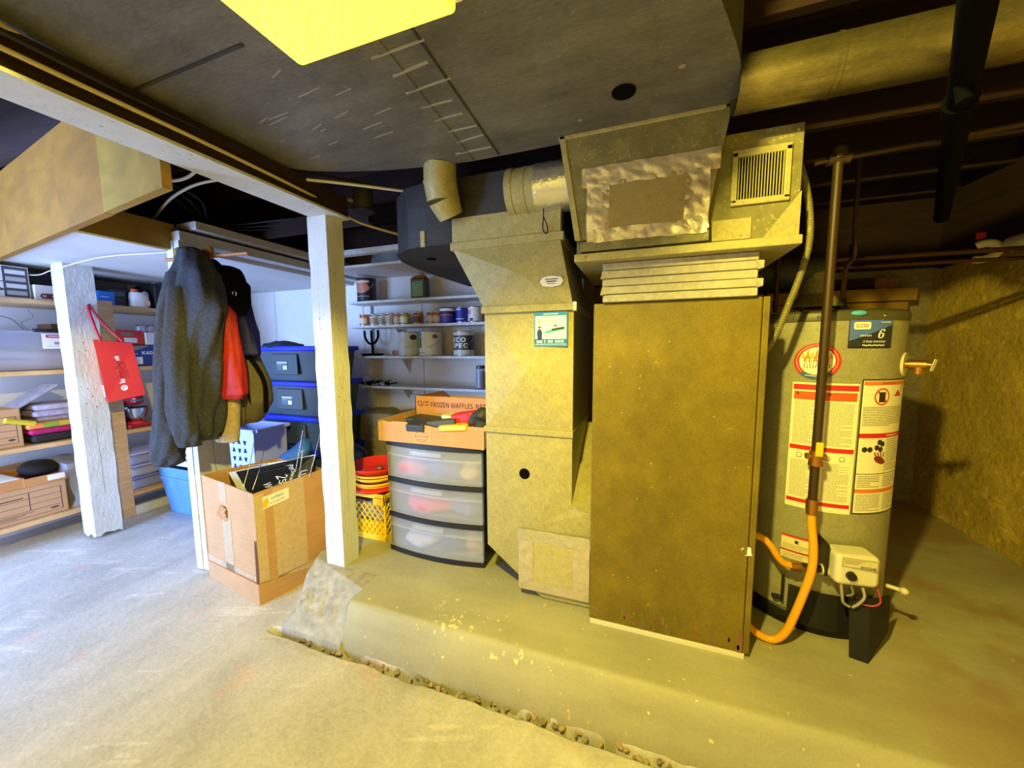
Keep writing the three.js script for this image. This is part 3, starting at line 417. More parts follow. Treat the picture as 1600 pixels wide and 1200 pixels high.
// ---------------------------------------------------------------- pipes and water heater
const TX = .74, TZ = -2.05, TR = .28;
{ const t = thing('water_heater', 'grey cylindrical gas water heater with warning labels beside the furnace', 'water heater', [TX, PAD, TZ]);
  const tank = mat('#a8a488', .38, { map: rep(T.fine, .6), metalness: .05 });
  part(t, 'tank', lathe([[.0, .06], [TR - .01, .06], [TR, .07], [TR, 1.295], [TR - .002, 1.3]], [TX, PAD, TZ], 72), tank);
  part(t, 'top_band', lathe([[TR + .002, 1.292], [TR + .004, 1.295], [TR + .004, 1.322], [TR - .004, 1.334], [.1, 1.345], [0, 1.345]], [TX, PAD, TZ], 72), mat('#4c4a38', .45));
  part(t, 'base_ring', lathe([[0, .0], [TR + .006, .0], [TR + .006, .055], [TR - .004, .064]], [TX, PAD, TZ], 72), M.black);
  const deco = (name, th0, th1, y0, y1, tex, dr = .0016, lab) => { const g = new THREE.CylinderGeometry(TR + dr, TR + dr, y1 - y0, 24, 1, true, th0, th1 - th0); g.translate(TX, (y0 + y1) / 2, TZ); g.userData.uv = true; return part(t, name, g, mat('#ffffff', .45, { map: tex }), lab); };
  const lines = (g, x, y, w, n, dy, c = '#8a8472') => { g.fillStyle = c; for (let i = 0; i < n; i++) { let q = x; const end = x + w * (rnd() < .2 ? .6 : 1); while (q < end - 8) { const l = 6 + rnd() * 22; g.fillRect(q, y + i * dy, Math.min(l, end - q), Math.max(2, dy * .42)); q += l + 4; } } };
  deco('brand_label', -.02, .53, 1.386, 1.496, canvasTex(620, 440, (g, w, h) => {
    g.fillStyle = '#1a2030'; g.fillRect(0, 0, w, h); g.fillStyle = '#5070e0'; g.fillRect(12, 12, w - 24, h - 24); g.fillStyle = '#151a28'; g.beginPath(); g.moveTo(12, 330); g.lineTo(w - 12, 90); g.lineTo(w - 12, h - 12); g.lineTo(12, h - 12); g.fill();
    g.fillStyle = '#6c87b8'; for (let j = 0; j < 9; j++) for (let i = 0; i < 22; i++) { const x = 20 + i * 28, y = 120 + j * 34; if (y > 345 - (x / w) * 250) { g.beginPath(); g.arc(x, y, 5, 0, 7); g.fill(); } }
    g.fillStyle = '#f2efe6'; g.beginPath(); g.roundRect(60, 44, 220, 110, 26); g.fill(); g.fillStyle = '#a0705c'; g.font = 'bold 78px sans-serif'; g.fillText('GSW', 82, 128, 180);
    g.fillStyle = '#f5f2ea'; g.fillRect(424, 44, 160, 10); g.font = 'italic bold 190px serif'; g.fillText('6', 372, 290); g.globalAlpha = .75; for (let i = 0; i < 6; i++) g.fillRect(150 + i * 26, 236, 18, 26); g.globalAlpha = 1; g.font = 'italic bold 44px serif'; g.fillText('6 Year warranty', 190, 352, 320); for (let i = 0; i < 13; i++) g.fillRect(184 + i * 25, 380 + (i % 3) * 4, 17, 22);
  }), .0016, 'blue brand label');
  const ov = new THREE.CircleGeometry(1, 60); { const p = ov.attributes.position; for (let i = 0; i < p.count; i++) { const th = -.335 + p.getX(i) * .262, y = 1.335 + p.getY(i) * .072; p.setXYZ(i, TX + Math.sin(th) * (TR + .003), y, TZ + Math.cos(th) * (TR + .003)); } }
  { // circle fans are too coarse to bend: use a fine disc
    const n = 40, P = [], U = [], I = []; for (let j = 0; j <= 6; j++) for (let i = 0; i <= n; i++) { const a = i / n * 6.28319, r = j / 6, x = Math.cos(a) * r, yy = Math.sin(a) * r, th = -.335 + x * .262; P.push(TX + Math.sin(th) * (TR + .003), 1.335 + yy * .072, TZ + Math.cos(th) * (TR + .003)); U.push(.5 + x / 2, .5 + yy / 2); } for (let j = 0; j < 6; j++) for (let i = 0; i < n; i++) { const a = j * (n + 1) + i, b = a + n + 1; I.push(a, b, a + 1, a + 1, b, b + 1); }
    const og = new THREE.BufferGeometry(); og.setAttribute('position', new THREE.Float32BufferAttribute(P, 3)); og.setAttribute('uv', new THREE.Float32BufferAttribute(U, 2)); og.setIndex(I); og.computeVertexNormals(); og.userData.uv = true;
    part(t, 'oval_label', og, mat('#ffffff', .4, { map: canvasTex(512, 512, (g) => {
      g.fillStyle = '#d6282c'; g.fillRect(0, 0, 512, 512); g.fillStyle = '#3c5c90'; g.fillRect(0, 410, 512, 102); g.fillStyle = '#d6282c'; g.fillRect(0, 330, 90, 90); g.fillRect(422, 330, 90, 90); g.strokeStyle = '#f4d6c8'; g.lineWidth = 6; g.beginPath(); g.ellipse(256, 250, 222, 222, 0, 2.4, 7.1); g.stroke();
      g.fillStyle = '#fbf6e4'; g.beginPath(); g.ellipse(256, 250, 194, 194, 0, 0, 7); g.fill();
      for (let k = 0; k < 7; k++) { const x = 110 + k * 48, hh = 50 + (k % 2) * 36 + 30 * Math.sin(k * .55); g.fillStyle = k % 2 ? '#f08a1c' : '#f6b730'; g.beginPath(); g.moveTo(x - 30, 215); g.quadraticCurveTo(x - 20, 190 - hh * .5, x + 6, 205 - hh - 30); g.quadraticCurveTo(x + 2, 180 - hh * .3, x + 30, 215); g.fill(); }
      g.fillStyle = '#d8321c'; g.font = 'bold 92px sans-serif'; g.textAlign = 'center'; g.fillText('FLAME', 256, 268, 330); g.fillStyle = '#1c1c1c'; g.font = '90px sans-serif'; g.fillText('GUARD', 256, 350, 330); g.fillStyle = '#e8e4d8'; for (let i = 0; i < 12; i++) g.fillRect(140 + i * 20, 456 + Math.abs(i - 5.5) * -2, 12, 16);
    }) }), 'red oval label'); }
  deco('warning_label', -.59, .165, .728, 1.25, canvasTex(640, 1500, (g, w, h) => {
    seed = 11; g.fillStyle = '#ece6d2'; g.fillRect(0, 0, w, h); g.fillStyle = '#cf1f2c'; g.fillRect(10, 22, w - 20, 62); g.fillStyle = '#e4582c'; g.fillRect(20, 104, w - 40, 96); g.fillStyle = '#2a2420'; for (const x of [40, 340]) { g.beginPath(); g.moveTo(x, 140); g.lineTo(x + 18, 112); g.lineTo(x + 36, 140); g.fill(); }
    lines(g, 30, 215, 270, 34, 15); lines(g, 340, 215, 260, 34, 15); g.fillStyle = '#cf1f2c'; g.fillRect(10, 742, w - 20, 52); g.strokeStyle = '#5a5446'; g.lineWidth = 5; for (const x of [110, 230, 380, 520]) { g.beginPath(); g.arc(x, 860, 26, 0, 7); g.moveTo(x - 34, 890); g.lineTo(x + 34, 884); g.stroke(); }
    lines(g, 30, 920, 270, 30, 15); lines(g, 340, 920, 260, 30, 15); g.fillStyle = '#cf1f2c'; g.fillRect(10, 1390, w - 20, 46);
  }), .0016, 'white warning label with red bars');
  deco('danger_label', .185, .98, .732, 1.268, canvasTex(640, 1500, (g, w, h) => {
    seed = 12; g.fillStyle = '#181818'; g.fillRect(0, 0, w, h); g.fillStyle = '#efe9d6'; g.fillRect(12, 14, w - 16, h - 28); g.fillStyle = '#e07a3c'; g.fillRect(20, 22, w - 36, 44); g.fillStyle = '#8a4a24'; for (let i = 0; i < 8; i++) g.fillRect(220 + i * 24, 36, 15, 18);
    g.strokeStyle = '#c82a30'; g.lineWidth = 16; g.beginPath(); g.arc(230, 190, 86, 0, 7); g.moveTo(170, 130); g.lineTo(290, 250); g.stroke(); g.fillStyle = '#33201c'; g.fillRect(190, 140, 80, 110); g.fillStyle = '#c83034'; g.beginPath(); g.moveTo(400, 190); g.lineTo(470, 120); g.lineTo(560, 190); g.fill(); g.fillStyle = '#222'; g.fillRect(540, 80, 14, 60); g.fillRect(556, 70, 30, 12);
    lines(g, 30, 300, 580, 12, 18, '#5c5648'); g.fillStyle = '#cf1f2c'; g.fillRect(12, 590, w, 52); g.fillStyle = '#f0c8bc'; for (let i = 0; i < 8; i++) g.fillRect(340 + i * 24, 606, 15, 20); g.fillStyle = '#26231f'; for (const [x, y] of [[80, 770], [140, 770], [220, 750], [270, 770], [290, 710], [250, 690]]) { g.beginPath(); g.arc(x, y, 30, 0, 7); g.fill(); } g.fillStyle = '#7c1f2c'; g.beginPath(); g.ellipse(270, 890, 80, 38, .4, 0, 7); g.fill(); for (let i = 0; i < 4; i++) { g.save(); g.translate(210 + i * 34, 850); g.rotate(-.5 + i * .1); g.fillRect(0, -50, 16, 60); g.restore(); }
    lines(g, 360, 660, 250, 18, 20, '#5c5648'); g.fillStyle = '#222'; g.fillRect(12, 1040, w, 8); g.fillRect(345, 642, 4, 400); lines(g, 30, 1065, 260, 7, 20, '#6c6656'); lines(g, 340, 1065, 260, 7, 20, '#6c6656'); g.fillStyle = '#e07a3c'; g.fillRect(12, 1215, w, 44); lines(g, 30, 1275, 290, 11, 18, '#7a7464'); lines(g, 370, 1275, 240, 11, 18, '#7a7464');
  }), .0018, 'white danger label with black border');
  deco('small_label', -.6, -.135, .497, .6, canvasTex(420, 330, (g, w, h) => { seed = 13; g.fillStyle = '#e6dcb4'; g.fillRect(0, 0, w, h); g.fillStyle = '#c4402a'; g.fillRect(0, 0, w, 34); g.fillRect(0, 210, w, 28); g.fillStyle = '#222'; g.beginPath(); g.moveTo(150, 60); g.lineTo(200, 70); g.lineTo(180, 90); g.lineTo(200, 110); g.lineTo(150, 104); g.fill(); lines(g, 20, 130, 380, 4, 18); lines(g, 20, 256, 380, 4, 16); }), .0016, 'small cream label');
  // relief valve on the side
  const vx = TX + .215, vz = TZ + .165, va = .96, dir = [Math.sin(va), 0, Math.cos(va)], P = (s, y = 1.322, o = 0) => [TX + dir[0] * s + dir[2] * o, y, TZ + dir[2] * s - dir[0] * o];
  const valve = part(t, 'relief_valve', [cyl(P(.27), P(.30), .014, .014, 16), cyl(P(.295), P(.34), .018, .017, 8), cyl(P(.318, 1.32), P(.318, 1.285), .014, .014, 12), cyl(P(.335), P(.352), .009, .008, 12)], M.brass, 'brass relief valve');
  part(valve, 'valve_lever', turnAbout(box(P(.356)[0] - .006, P(.356)[0] + .006, 1.296, 1.345, P(.356)[2] - .004, P(.356)[2] + .004, .002), 'Z', -.25, P(.356)), M.chrome);
  part(t, 'valve_escutcheon', cyl(P(.274), P(.283), .052, .046, 28), M.creamPlastic);
  part(t, 'teal_cap', new THREE.SphereGeometry(.014, 14, 10).scale(1.8, .8, 1).translate(TX + .02, 1.518, TZ + .282), mat('#58b0f0', .3), 'teal plastic cap');
  for (const a of [-.62, -.35, .38]) part(t, 'screw', new THREE.SphereGeometry(.006, 8, 6).translate(TX + Math.sin(a) * .285, 1.508, TZ + Math.cos(a) * .285), M.chrome);
  // draft hood
  part(t, 'draft_hood', lathe([[.095, 0], [.1, .01], [.062, .055], [.06, .06]], [TX - .02, 1.565, TZ], 30), M.galvDull); part(t, 'vent_pipe', cyl([TX - .02, 1.615, TZ], [TX - .02, 1.73, TZ], .06, .06, 30, true), M.galvDull);
  for (const a of [.3, 2.4, 4.5]) part(t, 'hood_leg', cyl([TX - .02 + Math.cos(a) * .09, 1.535, TZ + Math.sin(a) * .09], [TX - .02 + Math.cos(a) * .09, 1.575, TZ + Math.sin(a) * .09], .006), M.black);
  // burner shield, gas control
  const gc = part(t, 'gas_control', box(.705, .85, .488, .612, -1.765, -1.665, .02), M.creamPlastic, 'cream gas control box'); turnAbout(gc.geometry, 'Y', .12, [.78 - TX, .55 - PAD, -1.71 - TZ]);
  const gp = (x, y, z) => [x, y, z];
  part(gc, 'knob', cyl(gp(.757, .535, -1.668), gp(.757, .535, -1.648), .017, .015, 20), M.black, 'black dial');
  part(gc, 'control_label', quadXY(.728, .835, .567, .603, -1.659).rotateX(0), mat('#ffffff', .5, { map: canvasTex(320, 110, (g, w, h) => { g.fillStyle = '#cbbf94'; g.fillRect(0, 0, w, h); g.strokeStyle = '#3a3628'; g.lineWidth = 4; g.strokeRect(4, 4, w - 8, h - 8); g.fillStyle = '#6c6450'; for (let i = 0; i < 4; i++) g.fillRect(20, 20 + i * 14, 180 - i * 20, 5); g.fillStyle = '#1c1a16'; g.fillRect(170, 78, 130, 22); g.fillStyle = '#e8e0c0'; for (let i = 0; i < 8; i++) g.fillRect(184 + i * 13, 84, 8, 10); }) }));
  part(t, 'control_bracket', box(.69, .70, .50, .63, -1.78, -1.69, .003), M.black);
  part(t, 'gas_nipple', cyl([.60, .512, -1.715], [.70, .515, -1.715], .014, .014, 14), M.black); part(t, 'nipple_collar', cyl([.685, .515, -1.715], [.705, .515, -1.715], .021, .021, 8), M.creamPlastic);
  part(t, 'brass_fitting', [cyl([.585, .51, -1.713], [.62, .511, -1.714], .019, .019, 6), cyl([.612, .511, -1.714], [.632, .511, -1.714], .014, .014, 10)], M.brass, 'brass hose fitting');
  const th = [-.47, -.3, -.1, .1, .3, .5, .62], ring = (y, k) => th.map((a) => [TX + Math.sin(a) * (TR + k), y, TZ + Math.cos(a) * (TR + k)]);
  const R0 = ring(PAD + .035, .02), R1 = ring(PAD + .185, .006); part(t, 'burner_door', poly([...R0, ...R1], th.slice(1).map((_, i) => [i, i + 1, i + 8, i + 7])), M.iron, 'black burner door');
  part(t, 'burner_shield', poly([[.775, .44, -1.70], [.775, .205, -1.665], [.83, .2, -1.655], [.835, .44, -1.69], [.95, .41, -1.80], [.95, .26, -1.79]], [[0, 1, 2, 3], [3, 2, 5, 4]]), M.iron); part(t, 'shield_slot', [box(.585, .592, .30, .42, -1.80, -1.785, .002), box(.555, .585, .308, .322, -1.812, -1.79, .003)], M.black);
  part(t, 'igniter_wire', tube([[.845, .495, -1.67], [.852, .46, -1.665], [.85, .44, -1.665], [.83, .425, -1.668], [.79, .42, -1.68]], .003, 24, 6), mat('#b43a3c', .5), 'red wire'); part(t, 'thermocouple_tube', [tube([[.80, .49, -1.67], [.803, .46, -1.66], [.79, .43, -1.662], [.775, .405, -1.67]], .0055, 24, 6), tube([[.735, .49, -1.672], [.738, .45, -1.665], [.745, .42, -1.667], [.765, .405, -1.67]], .0055, 24, 6)], mat('#a8a084', .4, { metalness: .4 })); part(t, 'grey_wire', tube([[.765, .49, -1.668], [.768, .465, -1.66], [.752, .45, -1.665]], .004, 16, 6), mat('#6a6c66', .5));
  part(t, 'drain_knob', [cyl([.95, .43, -1.83], [.985, .435, -1.80], .008), new THREE.SphereGeometry(.014, 12, 8).translate(.988, .436, -1.795)], M.creamPlastic);
}
{ const t = thing('gas_pipe', 'brown vertical gas pipe with valve in front of the water heater', 'pipe', [.632, .75, -1.69]);
  part(t, 'pipe', cyl([.632, .99, -1.69], [.632, 2.07, -1.69], 0.015, .015, 18), M.brownPipe); part(t, 'lower_pipe', cyl([.632, .79, -1.69], [.632, .96, -1.69], 0.015, .015, 18), M.brownPipe);
  part(t, 'tee_joint', [cyl([.632, 2.05, -1.69], [.632, 2.09, -1.69], .025, .025, 14), cyl([.60, 2.055, -1.69], [.665, 2.055, -1.69], .02, .02, 12)], M.brownPipe); part(t, 'branch_pipe', [cyl([.56, 2.05, -1.69], [.62, 2.055, -1.69], .009), cyl([.64, 2.055, -1.69], [1.3, 2.10, -1.71], .0095)], M.brownPipe);
  const v = part(t, 'shutoff_valve', [cyl([.632, .955, -1.69], [.632, .998, -1.69], .021, .021, 10), cyl([.60, .975, -1.69], [.664, .975, -1.69], .012, .012, 10), cyl([.632, .94, -1.69], [.632, .956, -1.69], .024, .024, 8)], M.brass); part(v, 'lever', box(.622, .646, .98, 1.035, -1.672, -1.664, .003), mat('#e0c020', .5), 'yellow lever');
  part(t, 'coupling', [cyl([.632, .765, -1.69], [.632, .805, -1.69], .021, .021, 8), cyl([.632, .745, -1.69], [.632, .77, -1.69], .018, .018, 14)], M.brass);
}
single('gas_hose', tube([[.632, .757, -1.69], [.634, .70, -1.685], [.64, .62, -1.672], [.635, .53, -1.66], [.61, .43, -1.65], [.582, .33, -1.645], [.56, .265, -1.645], [.53, .222, -1.65], [.495, .216, -1.655], [.46, .232, -1.655], [.425, .26, -1.66]], .0145, 70, 12), M.hose, 'yellow flexible gas hose looping from the pipe down to the floor', 'hose');
single('gas_hose', tube([[.40, .60, -1.72], [.44, .617, -1.712], [.48, .612, -1.707], [.51, .585, -1.705], [.535, .545, -1.706], [.56, .518, -1.71], [.59, .511, -1.713]], .0135, 46, 12), M.hose, 'short yellow flexible gas hose joining the gas control fitting', 'hose');
{ const pts = [[.49, 2.06, -1.64], [.505, 2.0, -1.62], [.53, 1.88, -1.615], [.537, 1.76, -1.615], [.52, 1.65, -1.62], [.495, 1.56, -1.62], [.46, 1.44, -1.63], [.43, 1.36, -1.66]];
  const cv = new THREE.CatmullRomCurve3(pts.map(V3)), n = 240, g = new THREE.TubeGeometry(cv, n, .0115, 10), p = g.attributes.position; for (let i = 0; i <= n; i++) { const c = cv.getPointAt(i / n), k = i % 3 === 0 ? .86 : 1.04; for (let j = 0; j <= 10; j++) { const q = i * 11 + j; p.setXYZ(q, c.x + (p.getX(q) - c.x) * k, c.y + (p.getY(q) - c.y) * k, c.z + (p.getZ(q) - c.z) * k); } } g.computeVertexNormals();
  single('flexible_conduit', g, M.galvDull, 'ribbed flexible metal conduit hanging from the plenum side', 'conduit'); }
{ const t = thing('vent_connector', 'dark horizontal flue pipe behind the furnace collar', 'pipe', [.4, 1.68, -2.12]);
  part(t, 'pipe', cyl([-.1, 1.74, -2.2], [.70, 1.73, -2.06], .068, .068, 28), M.ductDark); part(t, 'elbow', new THREE.SphereGeometry(.068, 20, 14).translate(.715, 1.735, -2.055), M.ductDark); }
{ const t = thing('copper_pipework', 'dark copper water pipes running over the water heater', 'pipe', [1.0, 1.55, -2.2]);
  part(t, 'pipe_run', [cyl([.55, 1.815, -2.3], [1.9, 1.81, -2.3], .011), cyl([.55, 1.785, -2.34], [1.85, 1.775, -2.34], .009), cyl([.57, 1.55, -2.2], [.57, 1.95, -2.2], .009)], M.copper);
  part(t, 'riser', tube([[.86, 2.2, -2.1], [.855, 1.9, -2.08], [.853, 1.79, -2.06], [.825, 1.74, -2.05], [.82, 1.66, -2.05], [.82, 1.6, -2.05]], .009, 40, 8), M.brownPipe); part(t, 'union', [cyl([.82, 1.545, -2.05], [.82, 1.60, -2.05], .02, .014, 10), cyl([.82, 1.54, -2.05], [.82, 1.56, -2.05], .026, .026, 8)], M.iron); part(t, 'union_ring', cyl([.82, 1.535, -2.05], [.82, 1.543, -2.05], .024, .024, 12), M.chrome);
  part(t, 'copper_joint', cyl([.855, 1.79, -2.08], [.855, 1.84, -2.08], .012), M.copper); part(t, 'side_riser', cyl([.55, 1.545, -1.98], [.55, 1.85, -1.98], .009), M.copper);
}
{ const t = thing('drain_pipe', 'black plastic drain pipe slung under the joists towards the back', 'pipe', [.9, 2.03, -1.9]);
  part(t, 'pipe', cyl([.515, 2.06, -.9], [1.45, 2.06, -2.65], .0285, .0285, 24), M.blackMatte); part(t, 'hub', cyl([.79, 2.06, -1.42], [.825, 2.06, -1.485], .035, .035, 24), M.blackMatte); part(t, 'clean_out', cyl([.725, 2.04, -1.30], [.735, 2.0, -1.30], .016, .018, 18), M.blackMatte); }
{ const t = thing('wall_pipe', 'pale pipe with a white curved elbow near the concrete wall top', 'pipe', [1.8, 1.86, -2.8]);
  part(t, 'elbow', new THREE.TorusGeometry(.055, .021, 14, 30, 4.2).rotateY(.9).rotateZ(-1.9).translate(1.78, 1.915, -2.9), M.creamPlastic); part(t, 'pipe', cyl([1.83, 1.925, -2.8], [1.84, 1.95, -2.1], .04, .04, 24), M.creamPlastic); part(t, 'red_tag', box(1.74, 1.78, 1.985, 2.02, -2.9, -2.89), M.red, 'red tag'); }
{ const t = thing('wall_ledge_boards', 'tan wooden ledge boards on the wall behind the water heater', 'ledge', [1.3, 1.65, -3.5]);
  part(t, 'board', box(.3, 1.8, 1.71, 1.80, -3.6, -3.44, .004), M.plyOlive); part(t, 'board', box(.3, 1.77, 1.63, 1.705, -3.6, -3.47, .004), M.plyOlive); part(t, 'dark_board', box(.3, 1.58, 1.80, 1.89, -3.6, -3.52, .004), M.joist, 'dark board'); part(t, 'rusty_block', box(1.585, 1.74, 1.80, 1.885, -3.6, -3.5, .006), M.rust, 'rusty block'); }  // upper board uses the dark joist timber colour

// ---------------------------------------------------------------- storage shelves on the left wall and what stands on them
{ const t = thing('storage_shelf', 'long wooden wall shelves full of boxes and kitchen things', 'shelf', [-4.25, 0, -1.7]);
  for (const y of [1.755, 1.258, .735, .205]) part(t, 'shelf_board', box(-4.495, -4.0, y - .032, y, -2.6, -.6, .005), M.wood);
  part(t, 'upright', box(-4.0, -3.965, .02, 1.78, -1.74, -1.645, .004), M.wood); part(t, 'upright', box(-4.0, -3.965, 0, 1.78, -2.6, -2.51, .004), M.wood);
  part(t, 'kick_board', box(-4.06, -4.03, 0, .075, -2.6, -1.6, .004), M.whiteTrim, 'white board along the floor');
}
function carton(name, x0, x1, y0, h, z0, z1, m, label, tex, category = 'box', group, top) {   // closed box, printed side towards the room
  const t = thing(name, label, category, [(x0 + x1) / 2, y0, (z0 + z1) / 2], group);
  part(t, 'carton', box(x0, x1, y0, y0 + h, z0, z1, .004), m); if (tex) part(t, 'print', quadYZ(Math.min(z0, z1) + .006, Math.max(z0, z1) - .006, y0 + .006, y0 + h - .006, Math.max(x0, x1) + .001), mat('#ffffff', .6, { map: tex }));
  part(t, 'lid_seam', box(x0 + .02, x1 - .02, y0 + h - .001, y0 + h + .0015, (z0 + z1) / 2 - .004, (z0 + z1) / 2 + .004, 0), m); if (top) part(t, 'top_sheet', box(x0 + .004, x1 - .004, y0 + h, y0 + h + .003, z0 + .004, z1 - .004, .001), top); return t;
}
const cookTex = canvasTex(400, 400, (g, w, h) => { seed = 3; g.fillStyle = '#d8d4d6'; g.fillRect(0, 0, w, h); g.fillStyle = '#c02038'; g.font = 'bold 56px sans-serif'; g.fillText('rit', 16, 56); for (let i = 0; i < 26; i++) { const v = 40 + rnd() * 150 | 0; g.fillStyle = `rgb(${v},${v - 8},${v - 4})`; g.beginPath(); g.ellipse(20 + rnd() * 240, 150 + rnd() * 220, 14 + rnd() * 34, 10 + rnd() * 24, 0, 0, 7); g.fill(); } g.strokeStyle = '#2a2830'; g.lineWidth = 9; for (let i = 0; i < 6; i++) { const x = 40 + i * 40, y = 150 + rnd() * 120; g.beginPath(); g.moveTo(x, y); g.lineTo(x + 40 + rnd() * 30, y - 30 - rnd() * 50); g.stroke(); } g.fillStyle = '#45424a'; g.fillRect(280, 0, 120, h); for (let i = 0; i < 4; i++) { g.fillStyle = i % 2 ? '#a9a4a6' : '#cfcaca'; g.fillRect(292, 40 + i * 92, 96, 56); } });
carton('cookware_box', -4.4, -4.06, 1.756, .215, -1.36, -.98, M.paper, 'white printed cookware box with red letters on the top shelf', cookTex);
carton('dark_box', -4.46, -4.2, 1.756, .2, -1.66, -1.38, M.black, 'black box behind the wine box on the top shelf');
carton('wine_box', -4.18, -4.05, 1.756, .105, -1.53, -1.372, M.paper, 'low white box with two red bottle ends pictured', canvasTex(300, 200, (g, w, h) => { g.fillStyle = '#d2cccc'; g.fillRect(0, 0, w, h); g.fillStyle = '#7c1822'; g.fillRect(60, 110, 240, 80); for (const x of [80, 170]) { g.fillStyle = '#4c3034'; g.beginPath(); g.arc(x, 150, 40, 0, 7); g.fill(); g.fillStyle = '#b89088'; g.beginPath(); g.arc(x, 150, 22, 0, 7); g.fill(); } }));
carton('blue_box', -4.3, -4.06, 1.756, .11, -1.80, -1.70, mat('#2060b0', .5), 'small blue box beside the post on the top shelf', canvasTex(160, 160, (g) => { g.fillStyle = '#2266b8'; g.fillRect(0, 0, 160, 160); g.fillStyle = '#cfe0f0'; g.fillRect(14, 60, 90, 8); }));
carton('brown_box', -4.46, -4.2, 1.756, .2, -1.95, -1.70, mat('#3a2826', .7), 'dark brown box at the back of the top shelf'); carton('game_box', -4.25, -4.12, 1.756, .14, -1.9, -1.81, mat('#2c3a44', .6), 'dark slate box beside the small blue box', canvasTex(120, 160, (g) => { g.fillStyle = '#26303a'; g.fillRect(0, 0, 120, 160); g.fillStyle = '#52606a'; g.fillRect(10, 20, 100, 40); g.fillStyle = '#7a3434'; g.fillRect(10, 90, 100, 12); }));
{ const t = thing('plastic_jug', 'white plastic jug with an orange cap on the top shelf', 'jug', [-4.1, 1.756, -1.97]);
  part(t, 'jug_body', loft(smoothRings([{ c: [-4.1, 1.757, -1.97], w: .05, d: .06 }, { c: [-4.1, 1.77, -1.97], w: .055, d: .066 }, { c: [-4.1, 1.85, -1.97], w: .055, d: .066 }, { c: [-4.1, 1.885, -1.965], w: .04, d: .05 }], 4), 24), M.whitePlastic); part(t, 'handle', tube([[-4.1, 1.88, -2.005], [-4.1, 1.895, -2.01], [-4.1, 1.885, -2.03], [-4.1, 1.84, -2.035]], .008, 16, 8), M.whitePlastic); part(t, 'cap', cyl([-4.1, 1.88, -1.945], [-4.1, 1.91, -1.945], .025, .023, 18), mat('#e8622c', .5), 'orange cap'); part(t, 'label_sheet', box(-4.0455, -4.0435, 1.775, 1.82, -2.02, -1.985, .0005), mat('#e6c2b0', .6)); }
{ const t = thing('black_case', 'black hard case with a silver edge and wire handle on the top shelf', 'case', [-4.15, 1.756, -2.2]);
  part(t, 'case_shell', box(-4.32, -4.03, 1.757, 1.965, -2.42, -2.05, .012), M.black); part(t, 'edge_strip', box(-4.032, -4.026, 1.762, 1.95, -2.115, -2.105, .002), M.chrome); part(t, 'latch', [box(-4.03, -4.024, 1.80, 1.83, -2.175, -2.167), box(-4.03, -4.024, 1.80, 1.83, -2.19, -2.183)], M.chrome); part(t, 'wire_handle', tube([[-4.05, 1.968, -2.04], [-4.04, 2.0, -2.1], [-4.03, 1.985, -2.13], [-4.03, 1.978, -2.2]], .004, 24, 6), M.chrome); }
// second shelf
const clear = new THREE.MeshPhysicalMaterial({ color: '#dcdcec', roughness: .3, transmission: .7, thickness: 0, side: THREE.DoubleSide });
const frost = new THREE.MeshPhysicalMaterial({ color: '#f6f8ff', roughness: .3, transmission: .85, thickness: 0, side: THREE.DoubleSide });
function openBin(t, x0, x1, y0, y1, z0, z1, m, taper = .02, rim = .008) {   // thin-walled open tub with a rolled rim
  const c = (k, y) => [[x0 + k, y, z1 - k], [x1 - k, y, z1 - k], [x1 - k, y, z0 + k], [x0 + k, y, z0 + k]], a = c(taper, y0), b = c(0, y1);
  part(t, 'tub_shell', poly([...a, ...b], [[0, 1, 2, 3], [0, 1, 5, 4], [1, 2, 6, 5], [2, 3, 7, 6], [3, 0, 4, 7]]), m);
  part(t, 'rim', [box(x0 - rim, x1 + rim, y1 - .012, y1 + .006, z1 - .002, z1 + rim), box(x0 - rim, x1 + rim, y1 - .012, y1 + .006, z0 - rim, z0 + .002), box(x0 - rim, x0 + .002, y1 - .012, y1 + .006, z0, z1), box(x1 - .002, x1 + rim, y1 - .012, y1 + .006, z0, z1)], m);
}
{ const t = thing('clear_bin', 'large clear plastic storage bin of linens with red and white label', 'bin', [-4.2, 1.26, -1.25]);
  openBin(t, -4.42, -4.05, 1.262, 1.53, -1.6, -.92, clear); part(t, 'bin_label', quadYZ(-1.52, -1.375, 1.41, 1.52, -4.044), mat('#ffffff', .6, { map: canvasTex(300, 220, (g, w, h) => { g.fillStyle = '#e4e0f0'; g.fillRect(0, 0, w, h); g.fillStyle = '#c0283c'; g.beginPath(); g.roundRect(40, 18, 230, 46, 20); g.fill(); g.fillStyle = '#f0d4d8'; g.fillRect(64, 34, 180, 12); g.fillStyle = '#8c88a0'; g.fillRect(120, 120, 50, 40); g.fillRect(40, 180, 220, 6); }) }), 'white label with a red badge'); part(t, 'lid_edge', box(-4.06, -4.03, 1.528, 1.552, -1.6, -1.34, .004), M.black, 'black lid edge'); }
single('folded_linen', [box(-4.38, -4.09, 1.266, 1.34, -1.56, -.98, .03), turnAbout(box(-4.37, -4.09, 1.34, 1.40, -1.5, -1.0, .028), 'X', -.08, [-4.2, 1.37, -1.25])], mat('#d8c6dc', .9, { map: rep(T.cloth, .2) }), 'pale folded linen in the clear bin', 'linen'); single('folded_linen', box(-4.38, -4.1, 1.425, 1.50, -1.34, -.98, .03), mat('#8f8cc4', .9, { map: rep(T.cloth, .2) }), 'violet folded linen on top in the clear bin', 'linen');
